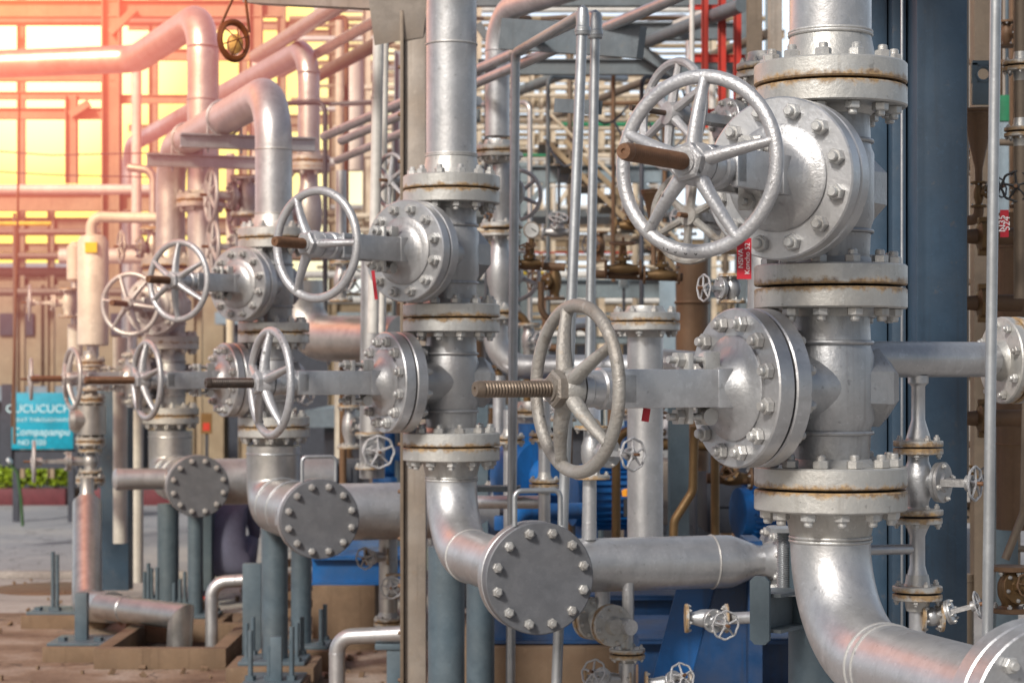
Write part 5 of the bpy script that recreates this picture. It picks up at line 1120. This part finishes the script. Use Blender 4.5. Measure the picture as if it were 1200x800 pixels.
E = [(0, 1), (1, 2), (2, 3), (3, 4), (4, 5), (5, 6)]
for s in (-1, 1):
    n = len(V)
    V += [(s * .13, .0, .30), (s * .20, .34, .46), (s * .17, .14, .10), (s * .18, .26, .045)]; Rr += [.11, .075, .05, .04]; E += [(0, n), (n, n + 1), (n + 1, n + 2), (n + 2, n + 3)]
    n = len(V)
    V += [(s * .19, .22, .73), (s * .235, .30, .50), (s * .20, .55, .40), (s * .19, .60, .38)]; Rr += [.075, .05, .036, .034]; E += [(3, n), (n, n + 1), (n + 1, n + 2), (n + 2, n + 3)]
pm_ = skin_mesh(V, E, Rr)
pm_.materials.clear(); pm_.materials.append(M['cloth']); pm_.materials.append(M['skin'])
for p in pm_.polygons:
    c = p.center
    if c.z > 0.83 or (c.y > 0.56 and c.z < .5): p.material_index = 1
tp = thing('person', 'person in grey purple work clothes crouching behind the third leg', 'person', (P(268, 0, 15.7).x, 15.5, 0.01), 0.15)
pm_.name = 'body'; link('body', pm_, None, tp)
for s in (-1, 1):
    for f in range(5):
        x = s * .19 + (f - 2) * 0.016; ln = (0.05, 0.07, 0.075, 0.07, 0.055)[f]
        y0 = .62
        MB().tube([(x, y0, .375), (x + (f - 2) * .003, y0 + ln * .55, .36), (x + (f - 2) * .004, y0 + ln, .335)], 0.008, 8).make('finger', 'skin', tp)
    MB().box((s * .18, .33, .035), (0.10, 0.27, 0.07), bev=0.02).make('shoe', 'black', tp)
MB().lathe([(0.001, 0.06), (0.06, 0.05), (0.10, 0.01), (0.112, -0.04), (0.10, -0.06)], 24, Matrix.Translation((0, .415, .99))).make('hair', 'hair', tp)
MB().tube([(-.235, .16, .70), (-.23, .06, .52), (-.19, -.02, .34)], 0.05, 12, radii=[.05, .055, .04], sx=0.7).make('side_panel', 'clothblue', tp)
MB().lathe([(0.03, 0), (0.05, 0.01), (0.05, 0.05), (0.02, 0.06)], 12, Matrix.Translation((-.16, -.05, .0))).make('glove', 'red', tp)

# added glowing volume at upper left, painting a lens flare into the air
m, nt, bb_ = new_mat('painted_flare_glow'); nt.nodes.remove(bb_)
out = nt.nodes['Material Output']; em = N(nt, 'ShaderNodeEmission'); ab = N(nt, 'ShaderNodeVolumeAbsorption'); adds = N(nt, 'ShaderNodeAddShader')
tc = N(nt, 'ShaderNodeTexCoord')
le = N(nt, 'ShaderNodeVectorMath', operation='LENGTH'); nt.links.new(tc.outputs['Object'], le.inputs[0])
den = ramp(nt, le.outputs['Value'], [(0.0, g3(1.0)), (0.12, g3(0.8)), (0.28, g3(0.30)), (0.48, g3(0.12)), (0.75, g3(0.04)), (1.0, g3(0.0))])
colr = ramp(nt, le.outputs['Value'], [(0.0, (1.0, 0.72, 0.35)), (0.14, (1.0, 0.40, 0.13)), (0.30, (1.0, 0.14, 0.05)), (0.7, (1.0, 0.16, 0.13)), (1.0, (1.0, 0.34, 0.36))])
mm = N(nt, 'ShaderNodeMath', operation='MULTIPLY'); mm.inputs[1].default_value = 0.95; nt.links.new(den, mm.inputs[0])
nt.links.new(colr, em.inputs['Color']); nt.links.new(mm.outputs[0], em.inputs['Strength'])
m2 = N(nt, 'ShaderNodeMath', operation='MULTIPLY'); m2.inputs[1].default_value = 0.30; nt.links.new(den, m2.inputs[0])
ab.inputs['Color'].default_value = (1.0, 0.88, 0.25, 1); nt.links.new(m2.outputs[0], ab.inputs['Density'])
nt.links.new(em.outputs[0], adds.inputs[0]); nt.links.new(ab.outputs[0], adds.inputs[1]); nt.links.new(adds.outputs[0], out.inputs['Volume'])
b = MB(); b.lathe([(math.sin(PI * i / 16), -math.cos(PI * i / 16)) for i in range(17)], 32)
o = b.make('added_flare_glow', m, None, (-4.3, 13.2, 5.15)); o.scale = (4.6, 7.2, 3.9); o['kind'] = 'structure'

# cabinets invented to darken the gaps deep behind the pumps, plus crooked pipes
rr2 = random.Random(21)
ordn = 'first second third fourth fifth sixth seventh eighth ninth tenth'.split()
for i in range(10):
    x = 400 + i * 52 + rr2.randint(-8, 8); dd = 15.5 + (i % 3) * 1.3; hgt = rr2.uniform(0.7, 1.25); wq = rr2.uniform(0.22, 0.34); q = P(x, 437, dd)
    t = thing('added_dark_cabinet', '%s added dark cabinet from the left filling the gaps deep behind the pumps' % ordn[i], 'machine', (q.x, dd, 0))
    MB().box((0, 0, hgt / 2), (wq, 0.5, hgt), bev=0.02).make('housing', ('charcoal', 'brownpost', 'rackgrey', 'charcoal', 'rustpipe')[i % 5], t)
    MB().box((0, -0.26, hgt * .6), (wq * .6, 0.02, hgt * .35), bev=0.005).make('cover', 'charcoal', t)
    MB().lathe([(0.09, 0), (0.10, 0.12), (0.05, 0.2), (0.05, 0.5)], 18).make('stack', ('rustpipe', 'tanpipe', 'charcoal')[i % 3], t, (wq * .2, 0, hgt))
for i in range(10):
    x = 410 + i * 50 + rr2.randint(-10, 10); dd = 13.2 + (i % 4) * 0.5
    y0 = rr2.randint(360, 430); xx = x + rr2.choice((-40, 40, 60))
    pipe('%s crooked dark pipe from the left behind the pumps' % ordn[i], [P(x, 640, dd), P(x, y0, dd), P(xx, y0 - 3, dd)], px(rr2.uniform(3, 6), dd), ('rustpipe', 'leg', 'silver', 'charcoal', 'brass')[i % 5], bend=0.1, n=12, seams=[(P(x, 520, dd), Z)])
t = thing('platform', 'grey grating platform with handrail behind the middle riser', 'platform', P(650, 250, 19)); o0 = P(650, 250, 19)
MB().box((0, 0.5, 0), (px(330, 19), 1.0, 0.06)).make('deck', 'greysteel', t)
for i in range(9): MB().cyl((px(-160 + 40 * i, 19), 0, 0), (px(-160 + 40 * i, 19), 0, 0.5), 0.015, 8).make('handrail_post', 'white', t)
for zz in (0.25, 0.5): MB().cyl((px(-164, 19), 0, zz), (px(164, 19), 0, zz), 0.014, 8).make('handrail', 'white', t)

rr3 = random.Random(4)
ord2 = ('first second third fourth fifth sixth seventh eighth ninth tenth eleventh twelfth thirteenth fourteenth fifteenth sixteenth seventeenth eighteenth nineteenth twentieth').split()
for i in range(20):
    x = 385 + i * 26 + rr3.randint(-7, 7); dd = 14.2 + (i * 5 % 7) * 0.55; m_ = ('charcoal', 'rustpipe', 'silver', 'greysteel', 'tanpipe', 'gal', 'rustpipe')[i % 7]
    yb_, yt_ = rr3.choice(((330, 20), (560, 250), (420, 120), (560, 90)))
    pipe('%s straight thin upright pipe from the left in the middle distance' % ord2[i], [P(x, yb_, dd), P(x, yt_, dd), P(x + rr3.choice((-1, 1)) * rr3.randint(30, 90), yt_ + 2, dd + .4)], px(rr3.uniform(1.8, 4.5), dd), m_, bend=0.08, n=10, seams=[(P(x, (yt_ + yb_) / 2, dd), Z)])
for i in range(12):
    x = 590 + (i % 6) * 52 + rr3.randint(-10, 10); y = (268, 452)[i // 6] + rr3.randint(-22, 24); dd = 12.8 + (i % 4) * .5; m_ = ('brass', 'cast', 'rustpipe')[i % 3]
    small_valve('%s little %s valve from the left in the %s row behind the leaning conduits' % (ord2[i % 6], {'brass': 'brown', 'cast': 'silver', 'rustpipe': 'rusty'}[m_], ('upper', 'lower')[i // 6]), P(x, y, dd), (Z, X_)[i % 2], ((-0.6, -0.7, 0.1), (0.1, -0.5, 0.8))[i % 2], px(18, dd), px(10, dd), px(11, dd), 0.11, mat=m_, fmat=m_, wmat=('rustpipe', 'wheel', 'charcoal')[i % 3])
for i in range(7):
    x = 600 + i * 40; dd = 13 + (i % 3) * .7; x2 = x + rr3.randint(20, 60)
    y = rr3.randint(90, 300)
    pts = [P(x + (x2 - x) * k / 6, y + 26 * math.sin(PI * k / 6) + 10 * k / 6, dd) for k in range(7)]
    pipe('%s slack dark cable from the left hanging behind the leaning conduits' % ord2[i], pts, px(1.4, dd), 'charcoal', n=8, name='cable', cat='cable')
for i in range(8):
    x = 560 + i * 44 + rr3.randint(-8, 8); y = rr3.randint(60, 340); dd = 15.5 + (i % 3) * .4; a = P(x, y, dd)
    t = thing('junction_box', '%s small grey junction box from the left on the far pipework' % ord2[i], 'junction box', a)
    MB().box((0, 0, 0), (px(12, dd), 0.08, px(15, dd)), bev=0.006).make('housing', ('leg', 'rackgrey', 'brownpost')[i % 3], t)
    MB().box((0, -0.045, 0), (px(9, dd), 0.01, px(11, dd)), bev=0.003).make('lid', 'greysteel', t)
    MB().cyl((0, 0, -px(60, dd)), (0, 0, -px(7, dd)), 0.012, 8).make('conduit', 'charcoal', t)

rr4 = random.Random(9)
b = MB()
for i in range(420):
    x = rr4.uniform(-4.6, 1.6); y = rr4.uniform(8.5, 17.2); r_ = rr4.uniform(0.006, 0.022)
    m4 = Matrix.Translation((x, y, 0.01 + r_ * .5)) @ Euler((rr4.random() * 6, rr4.random() * 6, 0)).to_matrix().to_4x4()
    b.box((0, 0, 0), (r_ * 2, r_ * 1.3, r_), m4)
o = b.make('gravel', 'plinth'); tag(o, 'loose gravel and chips scattered over the stained concrete yard', 'gravel', kind='stuff')
